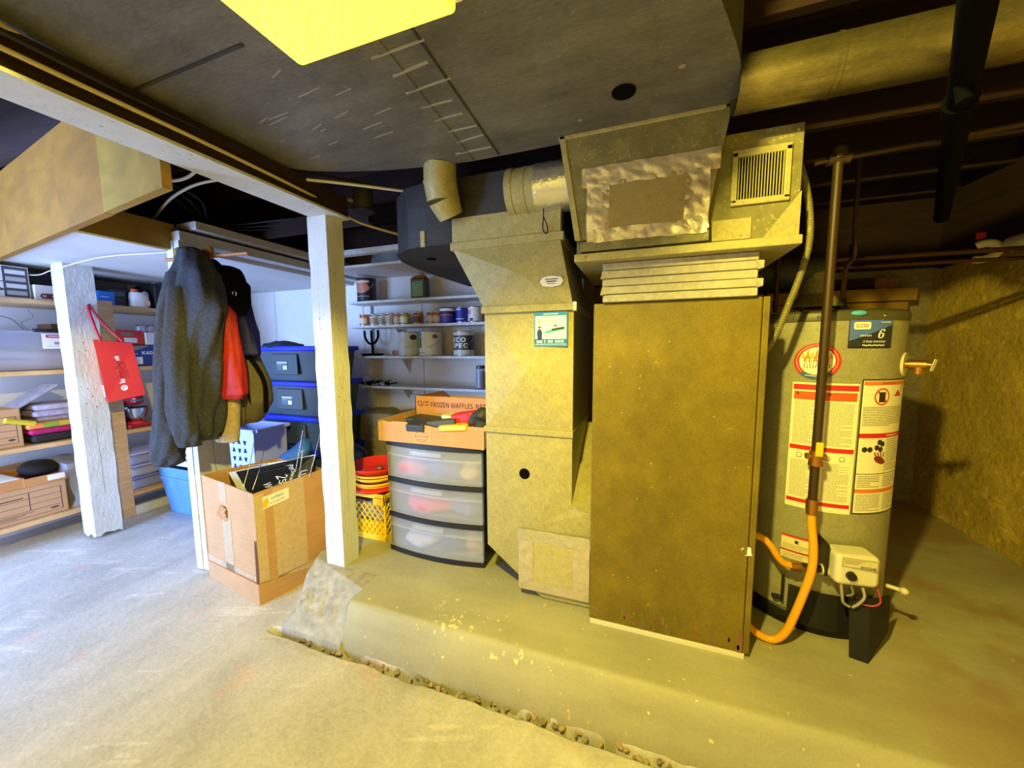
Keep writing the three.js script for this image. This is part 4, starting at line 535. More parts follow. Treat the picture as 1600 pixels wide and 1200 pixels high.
{ const t = thing('wire_dome', 'wire cooling dome lying on the clear bin', 'wire rack', [-4.25, 1.54, -1.15]); part(t, 'wire', [tube([[-4.2, 1.55, -1.35], [-4.2, 1.63, -1.28], [-4.2, 1.65, -1.1], [-4.2, 1.6, -.95]], .003, 24, 5), tube([[-4.3, 1.545, -1.4], [-4.25, 1.6, -1.36], [-4.2, 1.64, -1.4], [-4.2, 1.69, -1.38]], .002, 24, 5), tube([[-4.2, 1.64, -1.15], [-4.2, 1.70, -1.16]], .002, 8, 5)], mat('#6a5c60', .5)); }
carton('brown_carton', -4.46, -4.25, 1.26, .34, -1.66, -1.5, M.cardDark, 'plain brown carton behind the clear bin');
carton('camera_box', -4.4, -4.045, 1.26, .178, -2.3, -1.815, mat('#1c3484', .5), 'blue box printed K406S on the second shelf', canvasTex(560, 210, (g, w, h) => { g.fillStyle = '#1c3484'; g.fillRect(0, 0, w, h); g.fillStyle = '#8a7464'; g.beginPath(); g.moveTo(0, 0); g.lineTo(200, 0); g.lineTo(0, 80); g.fill(); g.fillStyle = '#d8dcec'; g.font = 'bold 54px sans-serif'; g.fillText('K406S', 120, 96); g.fillRect(40, 84, 50, 6); g.fillRect(10, 120, 116, 76); g.fillStyle = '#8890b0'; for (let i = 0; i < 5; i++) g.fillRect(18, 130 + i * 13, 90, 5); g.fillStyle = '#b8bccc'; g.fillRect(320, 20, 40, 130); g.fillStyle = '#5c6488'; for (let i = 0; i < 7; i++) g.fillRect(326, 30 + i * 17, 28, 6); g.fillStyle = '#a8acb8'; g.fillRect(376, 10, 60, 170); g.fillRect(376, 190, 60, 8); }));
carton('red_carton', -4.36, -4.06, 1.441, .12, -1.955, -1.76, mat('#c8281c', .55), 'red and white box on top of the blue box', canvasTex(240, 160, (g, w, h) => { g.fillStyle = '#c42a20'; g.fillRect(0, 0, w, h); g.fillStyle = '#7c6c50'; g.fillRect(60, 20, 100, 40); g.fillStyle = '#cfc6c2'; g.fillRect(80, 84, 110, 60); }));
carton('white_carton', -4.34, -4.05, 1.441, .105, -2.25, -1.965, M.paper, 'white printed carton on top of the blue box', canvasTex(300, 120, (g, w, h) => { g.fillStyle = '#dcd8e2'; g.fillRect(0, 0, w, h); g.fillStyle = '#8a8894'; for (let i = 0; i < 5; i++) g.fillRect(70, 24 + i * 16, 110, 5); g.fillStyle = '#222'; g.fillRect(200, 40, 16, 40); }));
for (let i = 0; i < 4; i++) { const z = -1.98 - i * .07, t = thing('glass_jar', 'clear glass jar with a silver lid above the white carton', 'jar', [-4.14, 1.547, z], 'glass jars above the white carton'); part(t, 'glass', lathe([[0, .001], [.026, .001], [.03, .008], [.03, .045], [.025, .055]], [-4.14, 1.547, z], 18), clear); part(t, 'lid', lathe([[.0, .068], [.027, .067], [.029, .052]], [-4.14, 1.547, z], 18), M.chrome); }
// third shelf
const fileTex = (flip) => canvasTex(420, 320, (g, w, h) => { g.fillStyle = '#b58a66'; g.fillRect(0, 0, w, h); seed = 8; for (let i = 0; i < 500; i++) { g.fillStyle = `rgba(${rnd() < .5 ? 90 : 220},${rnd() < .5 ? 70 : 180},120,.06)`; g.fillRect(rnd() * w, rnd() * h, 30 * rnd(), 3); } g.strokeStyle = '#4a3224'; g.lineWidth = 4; g.strokeRect(20, 60, w - 40, h - 90); for (const y of [120, 180, 236]) { g.beginPath(); g.moveTo(20, y); g.lineTo(w - 20, y); g.stroke(); } g.beginPath(); g.moveTo(280, 60); g.lineTo(280, 236); g.moveTo(90, 60); g.lineTo(90, 236); g.stroke(); g.fillStyle = '#4a3224'; g.fillRect(110, 96, 150, 10); g.fillRect(40, 254, 40, 22); for (let i = 0; i < 3; i++) g.fillRect(110, 250 + i * 12, 180 - i * 30, 5); g.beginPath(); g.ellipse(370, 260, 18, 10, 0, 0, 7); g.fill(); });
carton('file_box', -4.42, -4.05, .737, .265, -1.235, -.85, M.card, 'cardboard file box with a printed form on the third shelf', fileTex());
single('cloth_tray', [turnAbout(box(-4.3, -4.08, 1.05, 1.066, -1.47, -1.17, .006), 'X', .62, [-4.2, 1.06, -1.32])], mat('#b4a8b0', .8, { map: rep(T.cloth, .15) }), 'grey lavender fabric tray lid tilted on the towels', 'tray');
{ const t = thing('folded_towels', 'pile of folded lavender towels on the third shelf', 'towels', [-4.2, .86, -1.45]); part(t, 'towel', box(-4.34, -4.06, .965, 1.01, -1.68, -1.30, .02), mat('#dccff0', .95, { map: rep(T.cloth, .12) })); part(t, 'towel', box(-4.35, -4.05, .92, .967, -1.68, -1.29, .022), mat('#cfc0e6', .95, { map: rep(T.cloth, .12) })); part(t, 'towel', box(-4.33, -4.06, .885, .922, -1.66, -1.31, .018), mat('#b4a8bc', .95, { map: rep(T.cloth, .12) })); }
single('patchwork_fabric', box(-4.34, -4.04, .84, .887, -1.68, -1.25, .02), mat('#ffffff', .9, { map: (() => { const q = canvasTex(256, 64, (g) => { ['#b8b030', '#d86a24', '#b4b440', '#8aa028', '#d87838', '#c0a830', '#7c9c30', '#e08048'].forEach((c, i) => { g.fillStyle = c; g.fillRect(i * 32, 0, 32, 64); }); }); q.wrapS = q.wrapT = THREE.RepeatWrapping; q.repeat.set(1.6, 3); return q; })() }), 'green and orange patchwork fabric under the towels', 'fabric'); single('pink_fabric', box(-4.35, -4.035, .80, .842, -1.68, -1.26, .019), mat('#c8146c', .85, { map: rep(T.cloth, .15) }), 'bright pink folded fabric below the patchwork', 'fabric'); single('dark_fabric', box(-4.35, -4.04, .738, .801, -1.68, -1.27, .025), mat('#2c2026', .9, { map: rep(T.cloth, .15) }), 'dark folded fabric at the bottom of the textile pile', 'fabric'); single('yellow_tube', cyl([-4.03, .93, -1.16], [-4.04, .885, -1.29], .018, .018, 16), mat('#c8b020', .5), 'short yellow tube beside the cardboard file box', 'tube');
function mixer(z, label) { const t = thing('stand_mixer', label, 'mixer', [-4.17, .737, z]), rm = mat('#9c1420', .3); const y = .737, x = -4.17;
  part(t, 'mixer_base', box(x - .12, x + .13, y, y + .035, z - .08, z + .08, .03), rm); part(t, 'column', box(x - .12, x - .04, y + .03, y + .22, z - .05, z + .05, .03), rm); part(t, 'motor_head', loft(smoothRings([{ c: [x, y + .19, z], w: .08, d: .04 }, { c: [x, y + .215, z], w: .15, d: .06 }, { c: [x, y + .26, z], w: .15, d: .06 }, { c: [x, y + .29, z], w: .1, d: .03 }], 4), 28), rm); part(t, 'bowl', lathe([[.035, 0], [.04, .01], [.075, .06], [.088, .125], [.091, .128]], [x + .05, y + .04, z], 32), M.chrome, 'polished steel bowl'); part(t, 'pedestal', cyl([x + .05, y + .03, z], [x + .05, y + .045, z], .06, .05, 24), M.redBright); part(t, 'head_band', box(x - .02, x + .152, y + .232, y + .242, z - .062, z + .062, .004), M.chrome); return t; }
mixer(-1.87, 'red stand mixer with steel bowl nearest the wooden upright'); mixer(-2.14, 'second red stand mixer beside the hanging jacket sleeve'); carton('grey_carton', -4.4, -4.06, .737, .16, -1.765, -1.70, mat('#77747c', .7), 'narrow grey box beside the stand mixer');
// bottom shelf
{ const t = carton('file_box', -4.44, -4.04, .207, .25, -1.40, -.86, M.card, 'open cardboard file box with pale lid on the bottom shelf', fileTex()); part(t, 'lid', [box(-4.45, -4.032, .445, .515, -1.21, -.85, .004), box(-4.045, -4.03, .445, .505, -1.405, -1.2, .003), box(-4.45, -4.43, .445, .55, -1.405, -1.2, .003)], M.cardPale); part(t, 'lid_top', box(-4.44, -4.04, .513, .518, -1.19, -.86, .001), M.whitePlastic, 'white lid top'); part(t, 'inside', box(-4.42, -4.05, .44, .462, -1.39, -1.21, .002), mat('#3a1c20', .9)); part(t, 'sticker', quadYZ(-1.395, -1.31, .462, .50, -4.0285), mat('#dcd8e4', .6)); }
single('dark_cloth', [jitter(new THREE.SphereGeometry(.11, 24, 16).scale(1.1, .5, .9).translate(-4.22, .535, -1.32), .05, 14)], mat('#241a1e', .95, { map: rep(T.cloth, .15) }), 'dark cloth spilling from the open file box', 'cloth');
single('clear_bag', jitter(new THREE.BoxGeometry(.3, .34, .2, 12, 14, 8).translate(-4.22, .38, -1.53), .06, 11), new THREE.MeshPhysicalMaterial({ color: '#c6c4d6', roughness: .35, transmission: .45, thickness: 0, side: THREE.DoubleSide }), 'crumpled clear plastic bag behind the post on the bottom shelf', 'bag');
for (let i = 0; i < 3; i++) { const y = .207 + i * .105, t = thing('clear_container', ['clear food container with pale contents, lowest of its stack', 'clear food container in the middle of its stack', 'clear food container on top of its stack'][i], 'container', [-4.18, y, -1.9], 'clear food containers on the bottom shelf'); part(t, 'container_body', box(-4.33, -4.05, y, y + .088, -2.03, -1.77, .02), clear); part(t, 'lid', box(-4.335, -4.045, y + .088, y + .104, -2.035, -1.765, .006), mat(['#8078b8', '#a89cd0', '#b8b0dc'][i], .4)); part(t, 'contents', box(-4.31, -4.07, y + .006, y + .06, -2.0, -1.8, .02), mat(['#5c5c90', '#c8b49c', '#8c84a8'][i], .8)); }
{ const t = thing('red_bag', 'red shopping bag with white lettering hanging on the square post', 'bag', [-3.72, 1.02, -1.62]); const cr = mat('#c81026', .45, { map: rep(T.fine, .3), ...bm(.4, .006) });
  const f = [[-3.72, 1.47, -1.505], [-3.67, 1.45, -1.695], [-3.61, 1.055, -1.715], [-3.66, 1.02, -1.525]], b = [[-3.775, 1.475, -1.53], [-3.73, 1.455, -1.72], [-3.71, 1.06, -1.74], [-3.765, 1.03, -1.55]];
  part(t, 'bag_body', hexa(f, b), cr); const tx = canvasTex(512, 900, (g, w, h) => { g.fillStyle = '#c81026'; g.fillRect(0, 0, w, h); g.save(); g.translate(285, 640); g.rotate(-Math.PI / 2); g.fillStyle = '#f4e8ea'; g.font = 'bold 104px sans-serif'; g.fillText('lululemon', 0, 0, 430); g.restore(); g.fillStyle = '#f4e8ea'; g.beginPath(); g.arc(252, 718, 46, 0, 7); g.fill(); g.strokeStyle = '#c81026'; g.lineWidth = 11; g.beginPath(); g.arc(252, 706, 16, Math.PI, 0); g.moveTo(236, 706); g.lineTo(230, 738); g.moveTo(268, 706); g.lineTo(274, 738); g.stroke(); });
  const pr = f.map(([x, y, z]) => [x + .002, y, z + .0015]), pg = new THREE.BufferGeometry(); pg.setAttribute('position', new THREE.Float32BufferAttribute([...pr[3], ...pr[2], ...pr[1], ...pr[3], ...pr[1], ...pr[0]], 3)); pg.setAttribute('uv', new THREE.Float32BufferAttribute([0, 0, 1, 0, 1, 1, 0, 0, 1, 1, 0, 1], 2)); pg.computeVertexNormals(); pg.userData.uv = true; part(t, 'front_print', pg, mat('#ffffff', .42, { map: tx }), 'red front with white lettering');
  part(t, 'side_tag', poly([[-3.667, 1.13, -1.523], [-3.70, 1.13, -1.53], [-3.70, 1.05, -1.535], [-3.664, 1.045, -1.525]], [[0, 1, 2, 3]]).translate(-.004, .012, .012), M.whitePlastic, 'white side tag');
  part(t, 'handle', [tube([[-3.71, 1.465, -1.54], [-3.735, 1.58, -1.525], [-3.768, 1.72, -1.52], [-3.735, 1.60, -1.57], [-3.69, 1.462, -1.65]], .009, 40, 6)], cr); part(t, 'hook', cyl([-3.785, 1.715, -1.52], [-3.745, 1.725, -1.52], .004), M.iron); }

// ---------------------------------------------------------------- clothes on the stud post
const peg = thing('wooden_peg', 'orange brown wooden stick across the stud post top', 'peg', [-2.3, 1.9, -1.4]); part(peg, 'stick', cyl([-2.62, 1.915, -1.405], [-1.97, 1.9, -1.42], .0105, .009, 10), mat('#b87848', .6, { map: rep(T.fine, .1) })); part(peg, 'knot', [new THREE.SphereGeometry(.03, 14, 10).scale(1.1, 1, .6).translate(-2.5, 1.945, -1.40), new THREE.SphereGeometry(.03, 14, 10).scale(1.2, .9, .6).translate(-2.28, 1.94, -1.42)], mat('#8a6420', .8));
{ const t = thing('fleece_jacket', 'grey fleece jacket hanging with long sleeves on the stud post', 'jacket', [-2.4, .75, -1.34]); const fl = mat('#3f4046', .95, { map: rep(T.fleece, .25), ...bm(.15, .003) });
  part(t, 'body', loft(smoothRings([{ c: [-2.32, 1.945, -1.36], w: .03, d: .03, f: 0 }, { c: [-2.31, 1.925, -1.355], w: .07, d: .06, f: .05 }, { c: [-2.275, 1.80, -1.34], w: .135, d: .08, f: .2 }, { c: [-2.255, 1.6, -1.335], w: .175, d: .085, f: .2 }, { c: [-2.30, 1.35, -1.33], w: .14, d: .09, f: .2 }, { c: [-2.32, 1.1, -1.33], w: .14, d: .09, f: .2 }, { c: [-2.32, .94, -1.335], w: .12, d: .08, f: .2 }, { c: [-2.32, .905, -1.34], w: .10, d: .07, f: .2 }], 8), 72, .2, 4, 1.2), fl);
  part(t, 'sleeve', loft(smoothRings([{ c: [-2.34, 1.80, -1.30], w: .045, d: .05, f: .02 }, { c: [-2.375, 1.6, -1.275], w: .055, d: .06, f: .12 }, { c: [-2.42, 1.25, -1.265], w: .068, d: .07, f: .16 }, { c: [-2.475, .95, -1.265], w: .085, d: .07, f: .16 }, { c: [-2.505, .82, -1.265], w: .088, d: .07, f: .16 }, { c: [-2.52, .765, -1.27], w: .075, d: .06, f: .2 }, { c: [-2.525, .745, -1.27], w: .05, d: .04, f: .2 }], 8), 48, .1, 3, .4), fl);
  part(t, 'sleeve', loft(smoothRings([{ c: [-2.29, 1.72, -1.27], w: .04, d: .05, f: .02 }, { c: [-2.29, 1.4, -1.24], w: .075, d: .06, f: .12 }, { c: [-2.29, 1.12, -1.235], w: .085, d: .06, f: .16 }, { c: [-2.28, .95, -1.24], w: .07, d: .05, f: .18 }, { c: [-2.275, .885, -1.245], w: .05, d: .042, f: .2 }], 8), 44, .1, 3, 2.4), fl); }
{ const t = thing('red_vest', 'bright red vest hanging beside the grey fleece', 'vest', [-2.15, 1.1, -1.43]); part(t, 'vest_body', loft(smoothRings([{ c: [-2.18, 1.72, -1.44], w: .03, d: .03 }, { c: [-2.14, 1.60, -1.43], w: .06, d: .05 }, { c: [-2.14, 1.5, -1.43], w: .07, d: .05 }, { c: [-2.14, 1.30, -1.42], w: .11, d: .06 }, { c: [-2.15, 1.15, -1.42], w: .13, d: .06 }, { c: [-2.16, 1.12, -1.42], w: .11, d: .05 }], 6), 36, .08, 5, .8), mat('#c41c10', .7, { map: rep(T.cloth, .12) })); t.position.x += -0.06; }
{ const t = thing('khaki_trousers', 'khaki trousers hanging below the red vest', 'trousers', [-2.25, .85, -1.45]); part(t, 'trouser_leg', loft(smoothRings([{ c: [-2.21, 1.3, -1.44], w: .05, d: .04 }, { c: [-2.20, 1.1, -1.435], w: .085, d: .05 }, { c: [-2.22, .90, -1.43], w: .085, d: .045 }, { c: [-2.225, .865, -1.43], w: .08, d: .04 }], 5), 28, .05, 3, .2), mat('#c0aa84', .85, { map: rep(T.cloth, .1) })); part(t, 'trouser_leg', loft(smoothRings([{ c: [-2.35, 1.2, -1.42], w: .06, d: .04 }, { c: [-2.41, .92, -1.39], w: .06, d: .04 }, { c: [-2.41, .86, -1.385], w: .045, d: .035 }], 5), 28, .08, 4, 1), mat('#a08a5c', .85, { map: rep(T.cloth, .1) })); t.position.x += -0.05; }
{ const t = thing('blue_jacket', 'dark blue jacket hanging behind the red vest', 'jacket', [-2.15, 1.35, -1.52]); part(t, 'body', loft(smoothRings([{ c: [-2.30, 1.92, -1.5], w: .03, d: .03 }, { c: [-2.25, 1.83, -1.51], w: .09, d: .07 }, { c: [-2.2, 1.65, -1.53], w: .12, d: .08 }, { c: [-2.18, 1.5, -1.54], w: .14, d: .08 }, { c: [-2.16, 1.36, -1.54], w: .13, d: .07 }], 6), 40, .1, 5, 2), mat('#1a1c78', .7, { map: rep(T.cloth, .2) })); t.position.x += -0.1; }
{ const t = thing('knitted_hat', 'black knitted hat hung over the blue jacket', 'hat', [-2.12, 1.62, -1.47]); part(t, 'hat_body', jitter(loft(smoothRings([{ c: [-2.2, 1.87, -1.46], w: .02, d: .02 }, { c: [-2.16, 1.85, -1.465], w: .08, d: .06 }, { c: [-2.12, 1.76, -1.47], w: .105, d: .07 }, { c: [-2.10, 1.66, -1.475], w: .075, d: .06 }, { c: [-2.1, 1.60, -1.48], w: .04, d: .04 }], 6), 32, .06, 5), .02, 20), M.blackMatte); part(t, 'clip', new THREE.TorusGeometry(.014, .004, 6, 14).translate(-2.03, 1.70, -1.42), M.chrome); t.position.x += -0.07; }
{ const t = thing('backpack', 'olive grey backpack hanging beneath the blue jacket', 'backpack', [-2.15, .93, -1.58]); const om = mat('#6f6448', .85, { map: rep(T.cloth, .12) });
  part(t, 'pack_body', loft(smoothRings([{ c: [-2.22, 1.42, -1.57], w: .06, d: .04 }, { c: [-2.20, 1.36, -1.58], w: .12, d: .09 }, { c: [-2.17, 1.2, -1.58], w: .17, d: .11 }, { c: [-2.17, 1.08, -1.58], w: .17, d: .11 }, { c: [-2.2, .98, -1.58], w: .13, d: .09 }, { c: [-2.2, .95, -1.58], w: .1, d: .07 }], 6), 40, .02, 4), om); part(t, 'pocket', loft(smoothRings([{ c: [-2.19, 1.12, -1.49], w: .1, d: .04 }, { c: [-2.19, 1.08, -1.485], w: .125, d: .05 }, { c: [-2.2, .98, -1.5], w: .11, d: .045 }, { c: [-2.2, .94, -1.505], w: .09, d: .04 }], 5), 30, .02, 3), om); part(t, 'flap_strap', box(-2.29, -2.09, 1.14, 1.185, -1.475, -1.463, .004), M.blackMatte, 'black strap'); part(t, 'piping', tube([[-2.2, 1.40, -1.50], [-2.12, 1.32, -1.478], [-2.05, 1.2, -1.49], [-2.04, 1.08, -1.51]], .004, 30, 5), M.blackMatte); part(t, 'piping', tube([[-2.32, 1.06, -1.45], [-2.2, 1.055, -1.432], [-2.08, 1.075, -1.45]], .004, 24, 5), M.blackMatte); part(t, 'shoulder_strap', tube([[-2.22, 1.42, -1.55], [-2.1, 1.4, -1.53], [-1.99, 1.22, -1.56], [-2.0, 1.02, -1.57]], .012, 30, 6), M.blackMatte); t.position.x -= .13; }

// ---------------------------------------------------------------- tubs, baskets, totes
{ const t = thing('blue_tub', 'light blue plastic storage tub on the floor behind the stud post', 'tub', [-3.45, 0, -2.1]); const bl = mat('#6ba0d8', .5, { map: rep(T.fine, .5) }); openBin(t, -3.88, -3.12, .002, .41, -2.36, -1.87, bl, .045, .012); part(t, 'rib', box(-3.87, -3.14, .30, .325, -1.888, -1.872, .004), bl); part(t, 'handle_ledge', box(-3.91, -3.87, .395, .42, -2.2, -1.98, .006), bl); }
function basket(t, x0, x1, y0, y1, z, zb, m) {           // slotted plastic laundry basket
  const s = new THREE.Shape(); s.moveTo(x0 + .03, y0); s.lineTo(x1 - .03, y0); s.lineTo(x1, y1); s.lineTo(x0, y1); s.closePath();
  const nx = Math.round((x1 - x0 - .1) / .062), ny = Math.max(2, Math.round((y1 - y0 - .09) / .062)); for (let j = 0; j < ny; j++) for (let i = 0; i < nx; i++) { const cx = x0 + .07 + (i + .5) * (x1 - x0 - .14) / nx, cy = y0 + .04 + (j + .5) * (y1 - y0 - .1) / ny, u = (i + j) % 2 ? 1 : -1, h = new THREE.Path(); h.moveTo(cx - .019, cy - .014 * u); h.lineTo(cx + .019, cy - .014 * u); h.lineTo(cx + .006, cy + .02 * u); h.lineTo(cx - .006, cy + .02 * u); h.closePath(); s.holes.push(h); }
  const e = (d) => new THREE.ExtrudeGeometry(s, { depth: .006, bevelEnabled: false }).translate(0, 0, d); part(t, 'side_wall', e(z), m); part(t, 'side_wall', e(zb), m);
  part(t, 'end_wall', poly([[x0 + .03, y0, z], [x0 + .03, y0, zb], [x0, y1, zb], [x0, y1, z]], [[0, 1, 2, 3]]), m); part(t, 'end_wall', poly([[x1 - .03, y0, z], [x1 - .03, y0, zb], [x1, y1, zb], [x1, y1, z]], [[0, 1, 2, 3]]), m); part(t, 'basket_floor', box(x0 + .03, x1 - .03, y0, y0 + .006, zb, z, .002), m);
  part(t, 'rim', [box(x0 - .015, x1 + .015, y1 - .01, y1 + .012, z - .004, z + .022), box(x0 - .015, x1 + .015, y1 - .01, y1 + .012, zb - .022, zb + .004), box(x0 - .02, x0 + .004, y1 - .01, y1 + .012, zb, z), box(x1 - .004, x1 + .03, y1 - .01, y1 + .012, zb, z)], m);
}
{ const t = thing('laundry_basket', 'white plastic laundry basket on top of the blue tub', 'basket', [-3.5, .417, -2.1]); basket(t, -3.86, -3.2, .43, .61, -1.9, -2.3, M.whitePlastic); }
{ const t = thing('laundry_basket', 'pale blue tall laundry basket with triangular holes behind the carton', 'basket', [-2.85, 0, -2.0]); basket(t, -3.1, -2.66, .01, .80, -1.86, -2.12, mat('#b4bce4', .5)); }
{ const t = thing('blue_plastic_bag', 'bright blue crumpled plastic bag behind the carton', 'bag', [-2.45, 0, -2.0]); part(t, 'bag_body', jitter(new THREE.SphereGeometry(.3, 48, 36).scale(.52, 1.18, .5).translate(-2.43, .35, -2.02), .12, 9), mat('#3f74d0', .3)); }
{ const t = thing('dark_plastic_bag', 'dark navy plastic bag beside the bright blue bag', 'bag', [-2.15, 0, -2.05]); part(t, 'bag_body', jitter(new THREE.SphereGeometry(.3, 48, 36).scale(.5, 1.2, .5).translate(-2.05, .355, -2.06), .12, 10), mat('#141c3c', .3)); part(t, 'bag_neck', jitter(new THREE.ConeGeometry(.05, .14, 20, 8).translate(-2.14, .77, -2.02), .04, 18), mat('#24345c', .35)); }
for (let i = 0; i < 5; i++) { const y = .001 + i * .284, dx = [0, .015, .02, .01, -.02][i]; const t = thing('storage_tote', ['dark storage tote with bright blue lid standing on the floor, lowest of its stack', 'dark storage tote with bright blue lid, second from the floor in its stack', 'dark storage tote with bright blue lid in the middle of its stack', 'dark storage tote with bright blue lid directly under the topmost tote', 'dark storage tote with bright blue lid and white label, topmost of its stack'][i], 'tote', [-2.72, y, -2.42], 'totes with blue lids'); const dm = M.tote ?? (M.tote = mat('#39464e', .45)), bm2 = M.toteLid ?? (M.toteLid = mat('#1030e0', .4));
  const a = (k, yy) => [[-3.06 + k + dx, yy, -2.2 - k], [-2.38 - k + dx, yy, -2.2 - k], [-2.38 - k + dx, yy, -2.64 + k], [-3.06 + k + dx, yy, -2.64 + k]]; part(t, 'tote_body', hexa(a(.04, y), a(.012, y + .245)), dm); part(t, 'lid', box(-3.075 + dx, -2.365 + dx, y + .243, y + .282, -2.655, -2.185, .012), bm2, 'bright blue lid'); part(t, 'front_recess', box(-2.86 + dx, -2.58 + dx, y + .05, y + .22, -2.215, -2.198, .008), dm); if (i > 2) part(t, 'label_sticker', quadXY(-2.8 + dx, -2.68 + dx, y + .09, y + .16, -2.196), mat('#ffffff', .5, { map: M.toteTex ?? (M.toteTex = canvasTex(160, 100, (g) => { g.fillStyle = '#4a5c6c'; g.fillRect(0, 0, 160, 100); g.fillStyle = '#dfe6ec'; g.fillRect(8, 8, 140, 12); g.fillRect(96, 50, 48, 44); g.fillStyle = '#8798a8'; g.fillRect(8, 34, 70, 8); })) })); }
single('black_cloth', jitter(loft(smoothRings([{ c: [-2.86, 1.417, -2.3], w: .19, d: .12 }, { c: [-2.86, 1.44, -2.3], w: .18, d: .11 }, { c: [-2.87, 1.455, -2.31], w: .08, d: .06 }], 3), 30, .08, 4), .03, 14), mat('#1c2430', .9, { map: rep(T.cloth, .1) }), 'dark folded cloth on the topmost tote', 'cloth');
{ // the large open carton
  const A = [-2.5, -1.41], B = [-1.95, -1.33], C = [-1.83, -1.73], D = [-2.38, -1.81], H = .645, mid = (p, q, t) => [lerp(p[0], q[0], t), lerp(p[1], q[1], t)];
  const t = thing('cardboard_box', 'large open tan cardboard box patched with tape beside the broken slab', 'box', [-2.16, 0, -1.57]);
  const wall = (p, q, y0, y1p, y1q, name, n = .006, m = M.card) => { const dx = q[0] - p[0], dz = q[1] - p[1], l = Math.hypot(dx, dz), nx = dz / l * n, nz = -dx / l * n, f = (a, y, k) => [a[0] + nx * k, y, a[1] + nz * k]; return part(t, name, hexa([f(p, y0, 0), f(q, y0, 0), f(q, y1q, 0), f(p, y1p, 0)], [f(p, y0, 1), f(q, y0, 1), f(q, y1q, 1), f(p, y1p, 1)]), m); };
  wall(A, B, .10, H, H - .02, 'front_wall'); wall(B, C, .09, H - .02, H + .02, 'right_wall'); wall(C, D, .02, H, H, 'back_wall'); wall(D, A, .02, H, H, 'left_wall'); part(t, 'box_floor', prismY([A, B, C, D], .015, .025), M.card);
  const o = (p, k) => [p[0] + k * .02, p[1] + k * .03]; wall(o(A, .3), o(B, .5), .0, .105, .12, 'bottom_flap'); wall(o(B, .5), mid(B, C, .75), .0, .12, .07, 'bottom_flap'); part(t, 'torn_corner', poly([[-1.943, .10, -1.322], [-1.943, .36, -1.321], [-1.96, .37, -1.324], [-1.975, .10, -1.33]], [[0, 1, 2, 3]]), M.cardDark);
  const strip = (p, q, a, b, y0, y1, m, name) => { const u = mid(p, q, a), v = mid(p, q, b), dx = q[0] - p[0], dz = q[1] - p[1], l = Math.hypot(dx, dz), nx = -dz / l * .002, nz = dx / l * .002, f = (w, y, k) => [w[0] + nx * k, y, w[1] + nz * k]; part(t, name, hexa([f(u, y0, 1), f(v, y0, 1), f(v, y1, 1), f(u, y1, 1)], [f(u, y0, .05), f(v, y0, .05), f(v, y1, .05), f(u, y1, .05)]), m); };
  strip(A, B, .38, .55, .10, .47, M.paperTape, 'paper_tape'); strip(A, B, .36, .5, .52, H - .005, M.paperTape, 'paper_tape'); strip(A, B, .0, 1, .085, .15, M.paperTape, 'paper_tape'); strip(B, C, .0, 1, .075, .115, M.packTape, 'packing_tape'); strip(B, C, .22, .36, .1, H - .02, M.packTape, 'packing_tape'); strip(B, C, .36, .62, .11, H, M.packTape, 'packing_tape'); strip(B, C, .0, .12, .1, H - .03, M.packTape, 'packing_tape');
  const torn = new THREE.Group; part(t, 'torn_patch', jitter(new THREE.CircleGeometry(.055, 18).scale(1, .8, 1).rotateY(-.14).translate(-2.27, .46, -1.371), .03, 40), M.cardPale, 'torn paper tape patch');
  const lb = canvasTex(420, 220, (g, w, h) => { g.fillStyle = '#e4e6e8'; g.fillRect(0, 0, w, h); g.fillStyle = '#e8b414'; g.beginPath(); g.moveTo(0, 80); g.lineTo(80, 30); g.lineTo(100, 150); g.lineTo(40, 200); g.lineTo(0, 190); g.fill(); g.fillStyle = '#2a3238'; g.font = '78px sans-serif'; g.fillText('urbex', 130, 100, 220); g.font = 'bold 34px sans-serif'; g.fillText('w.curbex.com', 118, 170, 270); });
  const u = mid(B, C, .10), v = mid(B, C, .42), dx = C[0] - B[0], dz = C[1] - B[1], l = Math.hypot(dx, dz), nx = -dz / l * .004, nz = dx / l * .004, q = [[u[0] + nx, .525, u[1] + nz], [v[0] + nx, .545, v[1] + nz], [v[0] + nx, .61, v[1] + nz], [u[0] + nx, .595, u[1] + nz]], lg = new THREE.BufferGeometry(); lg.setAttribute('position', new THREE.Float32BufferAttribute([...q[0], ...q[1], ...q[2], ...q[0], ...q[2], ...q[3]], 3)); lg.setAttribute('uv', new THREE.Float32BufferAttribute([0, 0, 1, 0, 1, 1, 0, 0, 1, 1, 0, 1], 2)); lg.computeVertexNormals(); lg.userData.uv = true; part(t, 'address_label', lg, mat('#ffffff', .5, { map: lb }), 'white printed label with a yellow corner');
  // black carton lying slanted inside
  const bc = thing('black_carton', 'black carton with white lettering slanted in the open box', 'box', [-2.1, .3, -1.6]);
  const P = [[-2.13, .50, -1.415], [-1.905, .555, -1.62], [-1.94, .73, -1.735], [-2.455, .62, -1.535]], Q = P.map(([x, y, z]) => [x * .9 - .215, y - .2, z]); part(bc, 'carton', hexa(P, Q), M.black);
  const cg = new THREE.BufferGeometry(); cg.setAttribute('position', new THREE.Float32BufferAttribute([...P[0], ...P[1], ...P[2], ...P[0], ...P[2], ...P[3]].map((w, i) => w + (i % 3 === 1 ? .002 : 0)), 3)); cg.setAttribute('uv', new THREE.Float32BufferAttribute([0, 0, 1, 0, 1, 1, 0, 0, 1, 1, 0, 1], 2)); cg.computeVertexNormals(); cg.userData.uv = true;
